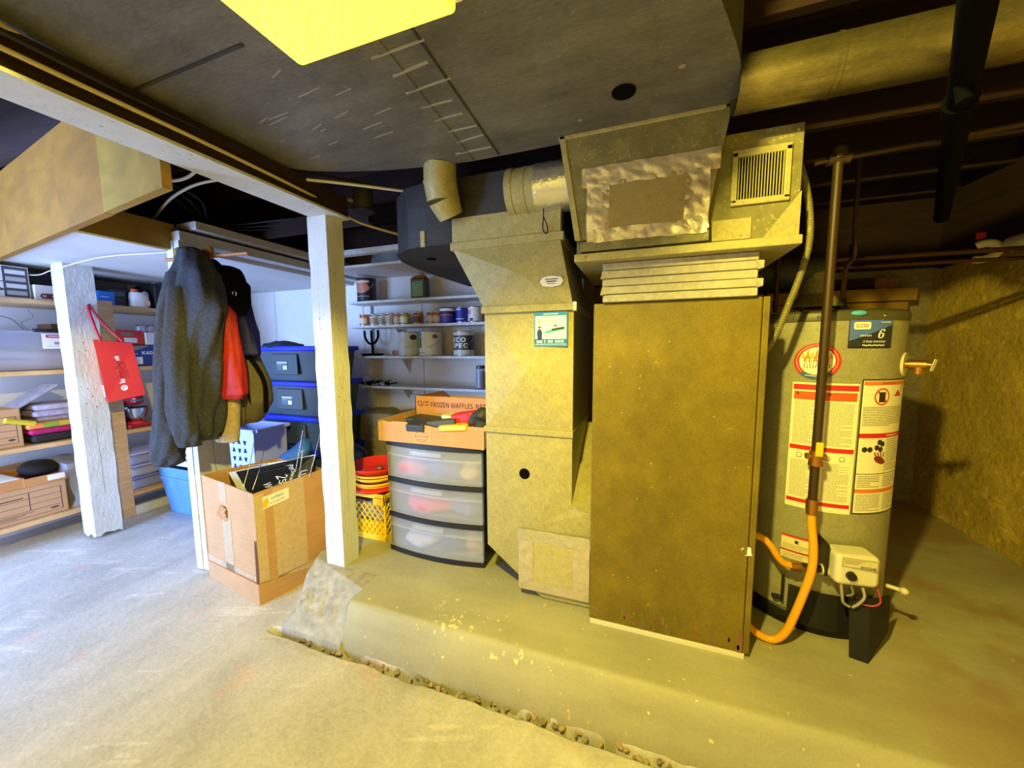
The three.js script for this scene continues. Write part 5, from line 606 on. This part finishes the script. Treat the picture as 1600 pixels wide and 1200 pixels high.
  part(bc, 'print', cg, mat('#ffffff', .4, { map: canvasTex(700, 500, (g, w, h) => { g.fillStyle = '#d8d6cc'; g.fillRect(0, 0, w, h); g.fillStyle = '#14140f'; g.fillRect(56, 12, w - 60, h - 14); g.save(); g.rotate(Math.PI / 2); g.fillStyle = '#e4e4e0'; g.font = '110px sans-serif'; g.fillText('LU', 200, -560); g.font = '64px sans-serif'; g.fillText('Personal Re', 70, -440); g.font = '120px sans-serif'; g.fillText('2500', 190, -310); g.font = '84px sans-serif'; g.fillText('WWW', 260, -190); g.restore(); g.strokeStyle = '#4a4a46'; g.lineWidth = 4; g.strokeRect(230, 40, 200, 60); }) }));
  const wr = thing('wire_rack', 'thin wire rack sticking out of the open box', 'wire rack', [-2.1, .6, -1.55]); part(wr, 'wire', [tube([[-2.17, .6, -1.43], [-2.2, .72, -1.5], [-2.235, .84, -1.56]], .0022, 12, 5), tube([[-2.08, .6, -1.42], [-2.11, .72, -1.5], [-2.19, .86, -1.6]], .0022, 12, 5), tube([[-1.88, .64, -1.55], [-1.9, .76, -1.6], [-1.94, .88, -1.66]], .002, 10, 5), tube([[-1.96, .66, -1.6], [-1.95, .76, -1.62], [-1.95, .9, -1.66]], .002, 10, 5), tube([[-1.85, .64, -1.6], [-1.85, .9, -1.7]], .002, 6, 5), tube([[-2.22, .7, -1.5], [-2.0, .735, -1.55], [-1.86, .76, -1.62]], .0018, 14, 5)], M.chrome);
}

// ---------------------------------------------------------------- paint shelf
{ const t = thing('paint_shelf', 'white wall shelves holding paint cans', 'shelf', [-1.6, 1.0, -2.8]);
  for (const y of [1.815, 1.6, 1.33, 1.06]) part(t, 'shelf_board', box(-2.53, -.75, y - .022, y, -2.915, -2.70, .003), M.whiteTrim);
  part(t, 'upright', box(-2.5, -2.44, .82, 1.793, -2.92, -2.885, .003), M.whiteTrim); for (const [x, y] of [[-2.05, 1.30], [-2.05, 1.03], [-2.1, 1.57]]) part(t, 'bracket', [poly([[x, y, -2.9], [x, y, -2.8], [x, y - .11, -2.9]], [[0, 1, 2]]), box(x - .006, x + .006, y - .13, y, -2.905, -2.898, .001)], M.whiteTrim); }
const SH = [1.816, 1.601, 1.331, 1.061];
function canLabel(bg, draw) { return canvasTex(512, 256, (g, w, h) => { g.fillStyle = bg; g.fillRect(0, 0, w, h); draw?.(g, w, h); }); }
function can(x, shelf, r, h, tex, label, o = {}) {
  const y = SH[shelf], z = o.z ?? -2.74 - r * .3, t = thing(o.name ?? 'paint_can', label, 'can', [x, y, z], o.group); const rim = o.rim ?? M.chrome;
  const g = new THREE.CylinderGeometry(r, r, h, 32, 1, true); g.rotateY(Math.PI + .42); g.translate(x, y + h / 2, z); g.userData.uv = true; part(t, 'can_body', g, mat('#ffffff', .4, { map: tex }));
  part(t, 'rim', lathe([[r * .99, 0], [r * 1.03, .001], [r * 1.03, .006], [r, .009]], [x, y, z], 32), rim); part(t, 'rim', lathe([[r, h - .008], [r * 1.035, h - .006], [r * 1.035, h], [r * .9, h], [r * .86, h - .006]], [x, y, z], 32), rim); part(t, 'lid', cyl([x, y + h - .008, z], [x, y + h - .004, z], r * .9, r * .9, 28), o.lid ?? rim);
  if (o.bail) part(t, 'bail', tube([[x + r, y + h * .78, z], [x + r * 1.12, y + h * .6, z + r * .6], [x + r * .9, y + h * .45, z + r * .9], [x + r * .3, y + h * .34, z + r * 1.08]], .0022, 20, 5), M.chrome); return t;
}
can(-2.37, 0, .083, .2, canLabel('#201c20', (g, w, h) => { g.fillStyle = '#c07a5c'; g.beginPath(); g.ellipse(230, 110, 70, 60, 0, 0, 7); g.fill(); g.fillStyle = '#e0b49c'; g.fillRect(150, 30, 150, 26); g.fillStyle = '#8c8490'; g.fillRect(150, 200, 150, 10); }), 'large black paint can with an orange picture on the top paint shelf', { bail: 1, rim: M.black });
{ const t = thing('solvent_tin', 'green rectangular solvent tin on the top paint shelf', 'tin', [-1.82, SH[0], -2.78]), gm = mat('#3c4a2c', .4); part(t, 'tin_body', box(-1.89, -1.75, SH[0], SH[0] + .165, -2.82, -2.74, .008), gm); part(t, 'shoulder', hexa([[-1.89, SH[0] + .165, -2.74], [-1.75, SH[0] + .165, -2.74], [-1.75, SH[0] + .165, -2.82], [-1.89, SH[0] + .165, -2.82]], [[-1.86, SH[0] + .195, -2.76], [-1.765, SH[0] + .195, -2.76], [-1.765, SH[0] + .195, -2.8], [-1.86, SH[0] + .195, -2.8]]), M.brass); part(t, 'cap', cyl([-1.8, SH[0] + .19, -2.78], [-1.8, SH[0] + .215, -2.78], .016, .016, 14), M.brass); part(t, 'label_sheet', quadXY(-1.87, -1.77, SH[0] + .02, SH[0] + .14, -2.739), mat('#ffffff', .5, { map: canvasTex(128, 160, (g) => { g.fillStyle = '#5a7c3c'; g.fillRect(0, 0, 128, 160); g.fillStyle = '#9cb07c'; g.strokeStyle = '#a8bc88'; g.lineWidth = 5; g.strokeRect(6, 6, 116, 148); for (let i = 0; i < 7; i++) g.fillRect(24, 30 + i * 17, 80, 6); }) })); }
const smallTex = [['#d8782c', '#e0d4b8'], ['#c8bcae', '#a88c78'], ['#c0b6a4', '#988c74'], ['#cdb09c', '#b0a488'], ['#c06a3c', '#b8b0a0'], ['#b8a83c', '#e0d8c0'], ['#b07860', '#5c3c34'], ['#b06848', '#c8b8a0'], ['#a85c40', '#d0a890']].map(([a, b]) => canLabel(a, (g, w, h) => { g.fillStyle = b; g.fillRect(120, 90, 200, 130); g.fillStyle = '#3a2c28'; g.fillRect(180, 10, 70, 40); g.fillRect(140, 200, 60, 24); }));
const smallLabel = ['orange and cream', 'plain pale', 'greyish beige', 'pinkish beige', 'rust orange', 'olive green and cream', 'dull brown', 'tan and rust', 'reddish tan'];
[-2.40, -2.30, -2.22, -2.115, -2.045, -1.985, -1.83, -1.705, -1.655].forEach((x, i) => can(x, 1, i === 3 ? .05 : .042, .1, smallTex[i], `small ${smallLabel[i]} sample can in the row on the second paint shelf`, { name: 'sample_can', group: 'small cans on the second paint shelf', z: -2.755 - (i % 3) * .012 }));
can(-1.545, 1, .068, .125, canLabel('#28308c', (g, w) => { g.fillStyle = '#e8e6ee'; g.fillRect(0, 0, w, 60); g.fillStyle = '#141c50'; g.fillRect(0, 70, w, 80); g.fillStyle = '#b04868'; g.fillRect(150, 110, 160, 30); }), 'blue and white can with a dark lid on the second paint shelf', { rim: mat('#1a2050', .4) });
can(-1.412, 1, .053, .125, canLabel('#1c2a98', (g, w) => { g.fillStyle = '#c8d0f0'; g.fillRect(170, 30, 70, 24); g.fillRect(160, 190, 120, 14); }), 'deep blue can on the second paint shelf'); can(-1.295, 1, .058, .125, canLabel('#dcd6d2', (g) => { g.fillStyle = '#222'; g.fillRect(190, 190, 44, 50); g.fillStyle = '#d08c78'; g.fillRect(140, 60, 70, 70); }), 'white can with a black square mark on the second paint shelf');
can(-1.935, 2, .094, .205, canLabel('#c4ccc0', (g) => { g.fillStyle = '#23241f'; g.beginPath(); g.arc(300, 60, 28, 0, 7); g.fill(); g.strokeStyle = '#98a090'; g.lineWidth = 5; g.beginPath(); g.moveTo(120, 160); g.lineTo(220, 80); g.stroke(); }), 'pale grey gallon paint can with a black dot', { bail: 1 });
can(-1.725, 2, .098, .205, canLabel('#dcd8c8', (g) => { g.fillStyle = '#3c8cc8'; g.fillRect(150, 10, 46, 50); g.fillStyle = '#8ca030'; g.fillRect(150, 64, 22, 110); g.fillStyle = '#3c5c28'; g.fillRect(174, 64, 22, 110); g.fillStyle = '#6c6a5c'; g.beginPath(); g.arc(300, 54, 22, 0, 7); g.fill(); g.fillRect(120, 220, 100, 8); }), 'cream gallon paint can with blue and green stripes', { bail: 1 });
can(-1.405, 2, .086, .2, canLabel('#c8c4b4', (g, w) => { g.fillStyle = '#3a3836'; g.fillRect(60, 44, 330, 150); g.fillStyle = '#efece2'; g.font = 'bold 66px sans-serif'; g.fillText('ECO', 150, 112); g.fillText('SPEC', 142, 172, 150); }), 'grey gallon paint can printed ECO SPEC', { bail: 1 });
{ const t = thing('candle_holder', 'black iron three armed candle holder on the third paint shelf', 'candle holder', [-2.34, SH[2], -2.77]); const y = SH[2]; part(t, 'base_plate', lathe([[0, .008], [.085, .01], [.095, .018], [.098, .012], [.09, 0], [0, 0]], [-2.34, y, -2.77], 30), M.blackMatte); part(t, 'stem', cyl([-2.335, y + .01, -2.77], [-2.345, y + .225, -2.77], .0105, .0105, 12), M.blackMatte); part(t, 'arm', tube([[-2.42, y + .225, -2.77], [-2.415, y + .165, -2.77], [-2.385, y + .12, -2.77], [-2.342, y + .105, -2.77], [-2.30, y + .125, -2.77], [-2.272, y + .17, -2.77], [-2.27, y + .23, -2.77]], .0105, 40, 10), M.blackMatte); }
{ const t = thing('tipped_can', 'small red and white can lying on its side on the third paint shelf', 'can', [-2.08, SH[2], -2.76]); part(t, 'can_body', cyl([-2.115, SH[2] + .023, -2.765], [-2.05, SH[2] + .023, -2.74], .023, .023, 20), mat('#c8bcb8', .4)); part(t, 'band', cyl([-2.085, SH[2] + .023, -2.7535], [-2.055, SH[2] + .023, -2.742], .0235, .0235, 20), M.red, 'red band'); }
{ const t = thing('peg_hanger', 'black and white tangle of a folded clothes peg hanger', 'hanger', [-2.35, SH[3], -2.75]); seed = 21; const bars = [], pegs = [], wh = []; for (let i = 0; i < 11; i++) { const x = -2.52 + i * .034, z = -2.72 - rnd() * .07; bars.push(cyl([x, SH[3] + .012, z], [x + rr(.04, .12), SH[3] + rr(.01, .06), z + rr(-.03, .03)], .005, .005, 8)); } for (let i = 0; i < 16; i++) { const x = rr(-2.52, -2.18), z = rr(-2.8, -2.69); (i % 2 ? pegs : wh).push(turnAbout(box(x - .025, x + .025, SH[3] + .006, SH[3] + .018 + rnd() * .02, z - .005, z + .005, .002), 'Z', rr(-.5, .3), [x, SH[3] + .02, z])); } part(t, 'frame', bars, M.blackMatte); part(t, 'pegs', [...pegs], M.blackMatte); part(t, 'pale_pegs', wh, mat('#8a8c98', .5)); part(t, 'hook', tube([[-2.38, SH[3] + .05, -2.73], [-2.39, SH[3] + .085, -2.73], [-2.375, SH[3] + .1, -2.73], [-2.36, SH[3] + .085, -2.73]], .003, 16, 6), M.chrome); }
{ const t = thing('glass_jar', 'tall glass jar of small hardware on the lowest paint shelf', 'jar', [-1.26, SH[3], -2.77]); part(t, 'glass', lathe([[0, .002], [.036, .002], [.04, .01], [.04, .15], [.032, .165]], [-1.26, SH[3], -2.77], 20), clear); part(t, 'contents', jitter(new THREE.CylinderGeometry(.034, .034, .13, 16, 8).translate(-1.26, SH[3] + .072, -2.77), .01, 60), mat('#7a5c48', .8)); part(t, 'lid', cyl([-1.26, SH[3] + .165, -2.77], [-1.26, SH[3] + .19, -2.77], .037, .037, 20), mat('#4c423c', .4)); }
// ---------------------------------------------------------------- drawers, tray, crate, reel
{ const x0 = -1.40, x1 = -.785, zf = -1.745, zb = -2.15, bow = (u) => zf + .034 * (1 - (2 * u - 1) ** 2);
  const t = thing('drawer_cabinet', 'three drawer plastic cabinet with black frame and frosted bowed drawers', 'drawers', [(x0 + x1) / 2, PAD, -1.95]);
  const band = (y0, y1, a, b, name, m, par = t, k = 0) => { const n = 18, v = [], f = []; for (let i = 0; i <= n; i++) { const u = a + (b - a) * i / n, x = lerp(x0, x1, u), z = bow(u) + k; v.push([x, y0, z], [x, y1, z], [x, y0, z - .018], [x, y1, z - .018]); } for (let i = 0; i < n; i++) { const q = i * 4; f.push([q, q + 4, q + 5, q + 1], [q + 2, q + 3, q + 7, q + 6], [q + 1, q + 5, q + 7, q + 3], [q, q + 2, q + 6, q + 4]); } f.push([0, 1, 3, 2], [n * 4, n * 4 + 2, n * 4 + 3, n * 4 + 1]); return part(par, name, poly(v, f), m); };
  for (const y of [.2, .412, .626, .842]) band(y, y + .026, 0, 1, 'frame_rail', M.black, t, .004);
  part(t, 'frame_side', box(x0, x0 + .008, PAD, .865, zb, zf - .005, .002), M.black); part(t, 'frame_side', box(x1 - .008, x1, PAD, .865, zb, zf - .005, .002), M.black); part(t, 'frame_back', box(x0, x1, PAD, .865, zb - .005, zb, 0), M.black); part(t, 'frame_top', box(x0, x1, .855, .868, zb, zf, .003), M.black); for (const y of [.412, .626]) part(t, 'frame_shelf', box(x0, x1, y + .006, y + .012, zb, zf - .01, 0), M.black);
  for (let i = 0; i < 3; i++) { const y = .228 + i * .2135, d = band(y, y + .182, .004, .982, 'drawer', frost); part(d, 'drawer_floor', box(x0 + .012, x1 - .012, y + .002, y + .008, zb + .02, zf - .02, 0), frost); part(d, 'drawer_side', [box(x0 + .01, x0 + .014, y, y + .15, zb + .02, zf - .015, 0), box(x1 - .014, x1 - .01, y, y + .15, zb + .02, zf - .015, 0)], frost); band(y + .150, y + .172, .3, .62, 'handle_lip', frost, d, .012); band(y + .128, y + .136, .004, .982, 'ridge', frost, d, .002); }
  const bundle = (x, y, w, h, m, label, s = 1) => single('clothes_bundle', jitter(new THREE.SphereGeometry(.1, 30, 20).scale(w * 10, h * 11, .55).translate(x, y + h, -1.818 + .02 * (1 - Math.abs(x + 1.09) / .3)), .045, 16 * s), m, label, 'clothes');
  bundle(-1.25, .662, .1, .05, mat('#d05868', .9), 'pink cloth seen through the top drawer'); bundle(-1.02, .662, .12, .06, mat('#6068a0', .9), 'slate blue cloth seen through the top drawer'); bundle(-.88, .662, .06, .05, mat('#c8a48c', .9), 'beige cloth seen through the top drawer'); bundle(-1.16, .452, .15, .055, mat('#d83a5c', .9), 'rose red cloth seen through the middle drawer'); bundle(-.92, .452, .09, .06, mat('#7074a8', .9), 'grey blue cloth seen through the middle drawer'); bundle(-1.19, .238, .12, .05, mat('#c8c4c8', .9), 'white cloth seen through the bottom drawer'); bundle(-1.0, .238, .1, .05, mat('#3c4474', .9), 'navy cloth seen through the bottom drawer'); bundle(-.87, .238, .06, .055, mat('#b88c74', .9), 'tan cloth seen through the bottom drawer', 1.4);
}
{ const t = thing('cardboard_tray', 'shallow open cardboard tray of oddments on the drawer cabinet', 'tray', [-1.1, .869, -1.92]); const y0 = .869;
  const fr = [[-1.43, y0], [-.765, y0 - 0], [-.765, y0 + .118], [-.86, y0 + .118], [-.88, y0 + .105], [-1.06, y0 + .1], [-1.14, y0 + .112], [-1.16, y0 + .09], [-1.22, y0 + .09], [-1.235, y0 + .118], [-1.33, y0 + .118], [-1.345, y0 + .112], [-1.40, y0 + .118], [-1.43, y0 + .11]];
  part(t, 'front_wall', prism(fr, -1.712, -1.718), M.card); part(t, 'back_wall', box(-1.43, -.765, y0, y0 + .12, -2.13, -2.124, 0), M.card); part(t, 'side_wall', box(-1.43, -1.424, y0, y0 + .12, -2.13, -1.715, 0), M.card); part(t, 'side_wall', box(-.771, -.765, y0, y0 + .12, -2.13, -1.715, 0), M.card); part(t, 'tray_floor', box(-1.43, -.765, y0, y0 + .006, -2.13, -1.715, 0), M.card);
  part(t, 'front_print', quadXY(-1.2, -1.08, y0 + .004, y0 + .088, -1.7108, .0006), mat('#ffffff', .8, { map: canvasTex(256, 200, (g, w, h) => { g.fillStyle = '#c8986a'; g.fillRect(0, 0, w, h); g.strokeStyle = '#6c4630'; g.lineWidth = 5; g.beginPath(); g.arc(128, 100, 78, 0, 7); g.stroke(); g.fillStyle = '#6c4630'; g.beginPath(); g.moveTo(150, 50); g.lineTo(166, 44); g.lineTo(158, 76); g.fill(); for (let i = 0; i < 6; i++) g.fillRect(40 + i * 32, 96, 12, 18); for (let i = 0; i < 5; i++) g.fillRect(80 + i * 22, 142, 10, 12); }) })); }
{ const t = thing('waffle_carton', 'open carton printed FROZEN WAFFLES standing inside the tray', 'box', [-1.05, .876, -2.0]); part(t, 'carton_front', box(-1.37, -.79, .876, 1.095, -2.005, -2.0, 0), M.card); part(t, 'carton_back', box(-1.37, -.79, .876, 1.09, -2.118, -2.113, 0), M.card); part(t, 'carton_side', box(-1.37, -1.365, .876, 1.09, -2.118, -2.0, 0), M.card); part(t, 'carton_side', box(-.795, -.79, .876, 1.09, -2.118, -2.0, 0), M.card); part(t, 'flap', poly([[-1.37, 1.095, -2.0], [-1.2, 1.125, -2.06], [-1.12, 1.10, -2.01], [-1.12, 1.09, -2.002]], [[0, 1, 2, 3]]), M.cardDark);
  part(t, 'carton_print', quadXY(-1.365, -.80, .99, 1.09, -1.9995, .0008), mat('#ffffff', .8, { map: canvasTex(900, 160, (g, w, h) => { g.fillStyle = '#cc8f68'; g.fillRect(0, 0, w, h); g.fillStyle = '#5e3426'; g.font = 'bold 74px sans-serif'; g.fillText('12/', 10, 96, 90); g.font = 'bold 70px sans-serif'; g.fillText('FROZEN WAFFLES', 170, 100, 470); g.fillText('NET', 664, 100, 110); g.globalAlpha = .6; g.fillRect(106, 44, 46, 18); g.fillRect(106, 76, 46, 14); g.fillRect(786, 50, 60, 14); g.fillRect(786, 80, 60, 14); }) })); }
{ const y = .99; const odd = (name, g, m, label, c) => single(name, g, m, label, c);
  odd('dark_case', [turnAbout(box(-1.31, -1.12, .935, .985, -1.95, -1.80, .006), 'Z', -.06, [-1.2, .96, -1.87])], mat('#3a3e30', .5), 'dark olive flat case in the tray', 'case'); odd('black_gadget', [turnAbout(box(-1.235, -1.12, .945, .985, -1.80, -1.70, .006), 'X', .15, [-1.2, .96, -1.75])], mat('#34363c', .4), 'black gadget hanging over the tray edge', 'gadget'); odd('long_box', turnAbout(box(-1.12, -.945, .965, 1.005, -1.8, -1.73, .004), 'Z', .14, [-1.03, .985, -1.76]), mat('#44482c', .5), 'long dark green box across the tray', 'box'); odd('cream_packet', turnAbout(box(-1.08, -.93, .985, 1.01, -1.92, -1.82, .008), 'Z', -.12, [-1, 1.0, -1.87]), mat('#d8dcb4', .6), 'cream packet behind the dark green box', 'packet'); odd('yellow_tape_gun', turnAbout(box(-1.03, -.86, .955, .99, -1.78, -1.70, .012), 'Z', .1, [-.95, .97, -1.74]), mat('#e8c048', .5), 'yellow packet lying on the tray edge', 'packet'); odd('red_tin', [turnAbout(box(-.985, -.86, .99, 1.045, -1.86, -1.76, .012), 'Z', .16, [-.92, 1.015, -1.8]), cyl([-.862, .955, -1.755], [-.852, 1.05, -1.77], .026, .026, 18)], M.redBright, 'red tin leaning in the tray', 'tin'); odd('dark_hose_bundle', [jitter(new THREE.SphereGeometry(.075, 28, 20).scale(.9, 1.1, .8).translate(-.815, 1.0, -1.79), .06, 24)], mat('#2c2e2a', .6), 'crumpled dark bundle at the tray corner', 'bundle'); odd('tray_packing', [jitter(new THREE.BoxGeometry(.62, .06, .25, 20, 4, 10).translate(-1.1, .905, -1.86), .03, 20)], mat('#8a6a50', .9), 'brown packing paper filling the tray', 'paper'); }
{ const t = thing('milk_crate', 'yellow plastic lattice milk crate beside the drawer cabinet', 'crate', [-1.63, PAD, -1.94]); const ye = mat('#f0c808', .45), x0 = -1.79, x1 = -1.47, y0 = PAD, y1 = .5, zf = -1.79, zb = -2.1;
  const lat = (flip, z, w0 = x0, w1 = x1) => { const b = [], W = w1 - w0, Hh = .2, n = 8, ya = y0 + .035; for (let i = -5; i < n + 5; i++) for (const s of [1, -1]) { let a = [w0 + i * W / n, ya], c = [w0 + i * W / n + s * .16, ya + Hh]; const cl = (p, q) => { if (p[0] < w0) { const k = (w0 - p[0]) / (q[0] - p[0]); p = [w0, lerp(p[1], q[1], k)]; } if (p[0] > w1) { const k = (w1 - p[0]) / (q[0] - p[0]); p = [w1, lerp(p[1], q[1], k)]; } return p; }; if (Math.max(a[0], c[0]) <= w0 || Math.min(a[0], c[0]) >= w1) continue; const A = cl(a, c), C = cl(c, a); b.push(flip ? cyl([z, A[1], A[0]], [z, C[1], C[0]], .0042, .0042, 6) : cyl([A[0], A[1], z], [C[0], C[1], z], .0042, .0042, 6)); } return b; };
  part(t, 'lattice', lat(false, zf - .004), ye); part(t, 'lattice', lat(false, zb + .004), ye); part(t, 'lattice', lat(true, x0 + .004, zb, zf), ye); part(t, 'lattice', lat(true, x1 - .004, zb, zf), ye);
  part(t, 'top_rail', [box(x0, x1, y1 - .03, y1, zf - .012, zf, .004), box(x0, x1, y1 - .03, y1, zb, zb + .012, .004), box(x0, x0 + .012, y1 - .03, y1, zb, zf, .004), box(x1 - .012, x1, y1 - .03, y1, zb, zf, .004), box(x0, -1.72, y1 - .07, y1 - .02, zf - .01, zf, .003), box(-1.56, x1, y1 - .07, y1 - .02, zf - .01, zf, .003)], ye); part(t, 'bottom_rail', [box(x0, x1, y0, y0 + .035, zf - .012, zf, .004), box(x0, x1, y0, y0 + .035, zb, zb + .012, .004), box(x0, x0 + .012, y0, y0 + .035, zb, zf, .004), box(x1 - .012, x1, y0, y0 + .035, zb, zf, .004)], ye); part(t, 'corner_post', [[x0, zf - .014], [x1 - .014, zf - .014], [x0, zb], [x1 - .014, zb]].map(([x, z]) => box(x, x + .014, y0, y1, z, z + .014, .003)), ye); part(t, 'inner_wall', box(x0 + .012, x1 - .012, y0 + .03, y0 + .12, zf - .014, zf - .011, 0), ye); }
single('crate_papers', jitter(new THREE.BoxGeometry(.26, .17, .24, 10, 8, 10).translate(-1.63, .34, -1.95), .05, 20), mat('#a89c90', .8), 'pale papers filling the yellow crate', 'papers');
{ const t = thing('cable_reel', 'red plastic reel of yellow extension cable on the milk crate', 'cable reel', [-1.63, .5, -1.94]); const c = [-1.63, .501, -1.93], rm = mat('#e02a14', .45), gs = [];
  const tilt = (g) => turnAbout(g, 'X', .0, c); part(t, 'lower_flange', tilt(lathe([[0, 0], [.165, .0], [.175, .012], [.165, .02], [.02, .02]], c, 40)), rm); part(t, 'upper_flange', tilt(lathe([[0, .115], [.05, .118], [.06, .108], [.1, .112], [.15, .13], [.172, .15], [.178, .146], [.168, .122], [.12, .098], [0, .098]], c, 44)), rm); part(t, 'knob', tilt(lathe([[0, .15], [.018, .146], [.022, .134], [.012, .118], [.014, .11]], [c[0] + .06, c[1], c[2] + .05], 18)), M.brass); for (let i = 0; i < 5; i++) gs.push(new THREE.TorusGeometry(.135 + .012 * Math.sin(i * 2.2), .0085, 8, 44).rotateX(Math.PI / 2 + .05 * Math.sin(i * 3)).translate(c[0], c[1] + .03 + i * .0155, c[2])); part(t, 'cable_coil', gs, mat('#e8b020', .5), 'yellow cable'); }

// ---------------------------------------------------------------- cables under the ceiling
const wire = (pts, r, m, label, name = 'electric_cable') => single(name, tube(pts, r, 60, 7), m, label, 'cable');
wire([[-1.42, 2.17, .2], [-1.46, 2.18, -.4], [-1.55, 2.17, -.8], [-1.6, 2.16, -1.1], [-1.60, 2.17, -1.4], [-1.46, 2.2, -1.78]], .008, M.cableCream, 'cream cable along the right side of the white beam');
wire([[-1.43, 2.112, .2], [-1.45, 2.112, -.5], [-1.46, 2.115, -.9], [-1.47, 2.11, -1.3], [-1.5, 2.11, -1.55], [-1.50, 2.09, -1.72], [-1.35, 2.06, -1.95]], .007, M.cableCream, 'cream cable lying on the white beam edge');
wire([[-1.47, 2.2, .1], [-1.56, 2.22, -.6], [-1.62, 2.2, -.9], [-1.56, 2.16, -1.2], [-1.49, 2.13, -1.5]], .006, M.cableWhite, 'thin pale cable crossing above the white beam');
wire([[-1.40, 2.13, .3], [-1.43, 2.14, -.4], [-1.46, 2.15, -.8], [-1.5, 2.2, -1.3], [-1.4, 2.24, -1.6]], .007, M.cableBlack, 'black cable beside the trunk duct');
wire([[-2.9, 2.2, -1.5], [-2.4, 2.22, -1.35], [-2.0, 2.22, -1.3], [-1.5, 2.17, -1.35], [-1.1, 2.2, -1.75]], .007, M.cableWhite, 'white cable sagging between the joists');
wire([[-2.6, 2.3, -1.2], [-2.2, 2.23, -1.25], [-1.9, 2.25, -1.2], [-1.5, 2.35, -1.1]], .008, M.cableWhite, 'white cable above the fascia end');
for (let i = 0; i < 3; i++) wire([[-2.5 - i * .1, 2.4, -1.25], [-2.55 + i * .08, 2.25, -1.45], [-2.6, 2.2 - i * .012, -1.7], [-2.2, 2.25, -1.9 - i * .1]], .0045, M.cableBlack, ['dark cable drooping nearest the fascia board', 'dark cable drooping in the middle over the header', 'dark cable drooping lowest behind the header'][i]);
wire([[-4.4, 1.97, -1.35], [-4.0, 1.92, -1.37], [-3.7, 1.93, -1.35], [-3.2, 1.975, -1.38], [-2.7, 1.99, -1.5]], .003, M.cableWhite, 'thin white cord strung past the square post');
wire([[-1.1, 2.1, -1.7], [-1.06, 2.05, -1.72], [-1.08, 2.0, -1.73]], .006, M.cableWhite, 'short white cable end near the curved trunk');
{ const t = thing('ceiling_junction', 'dark junction canister above the near post', 'junction box', [-1.45, 2.15, -1.65]); part(t, 'canister', cyl([-1.42, 2.13, -1.66], [-1.42, 2.26, -1.66], .05, .05, 24), M.ductDark); part(t, 'cap', cyl([-1.42, 2.118, -1.66], [-1.42, 2.132, -1.66], .054, .054, 24), M.iron); }
renderer.render(scene, camera);
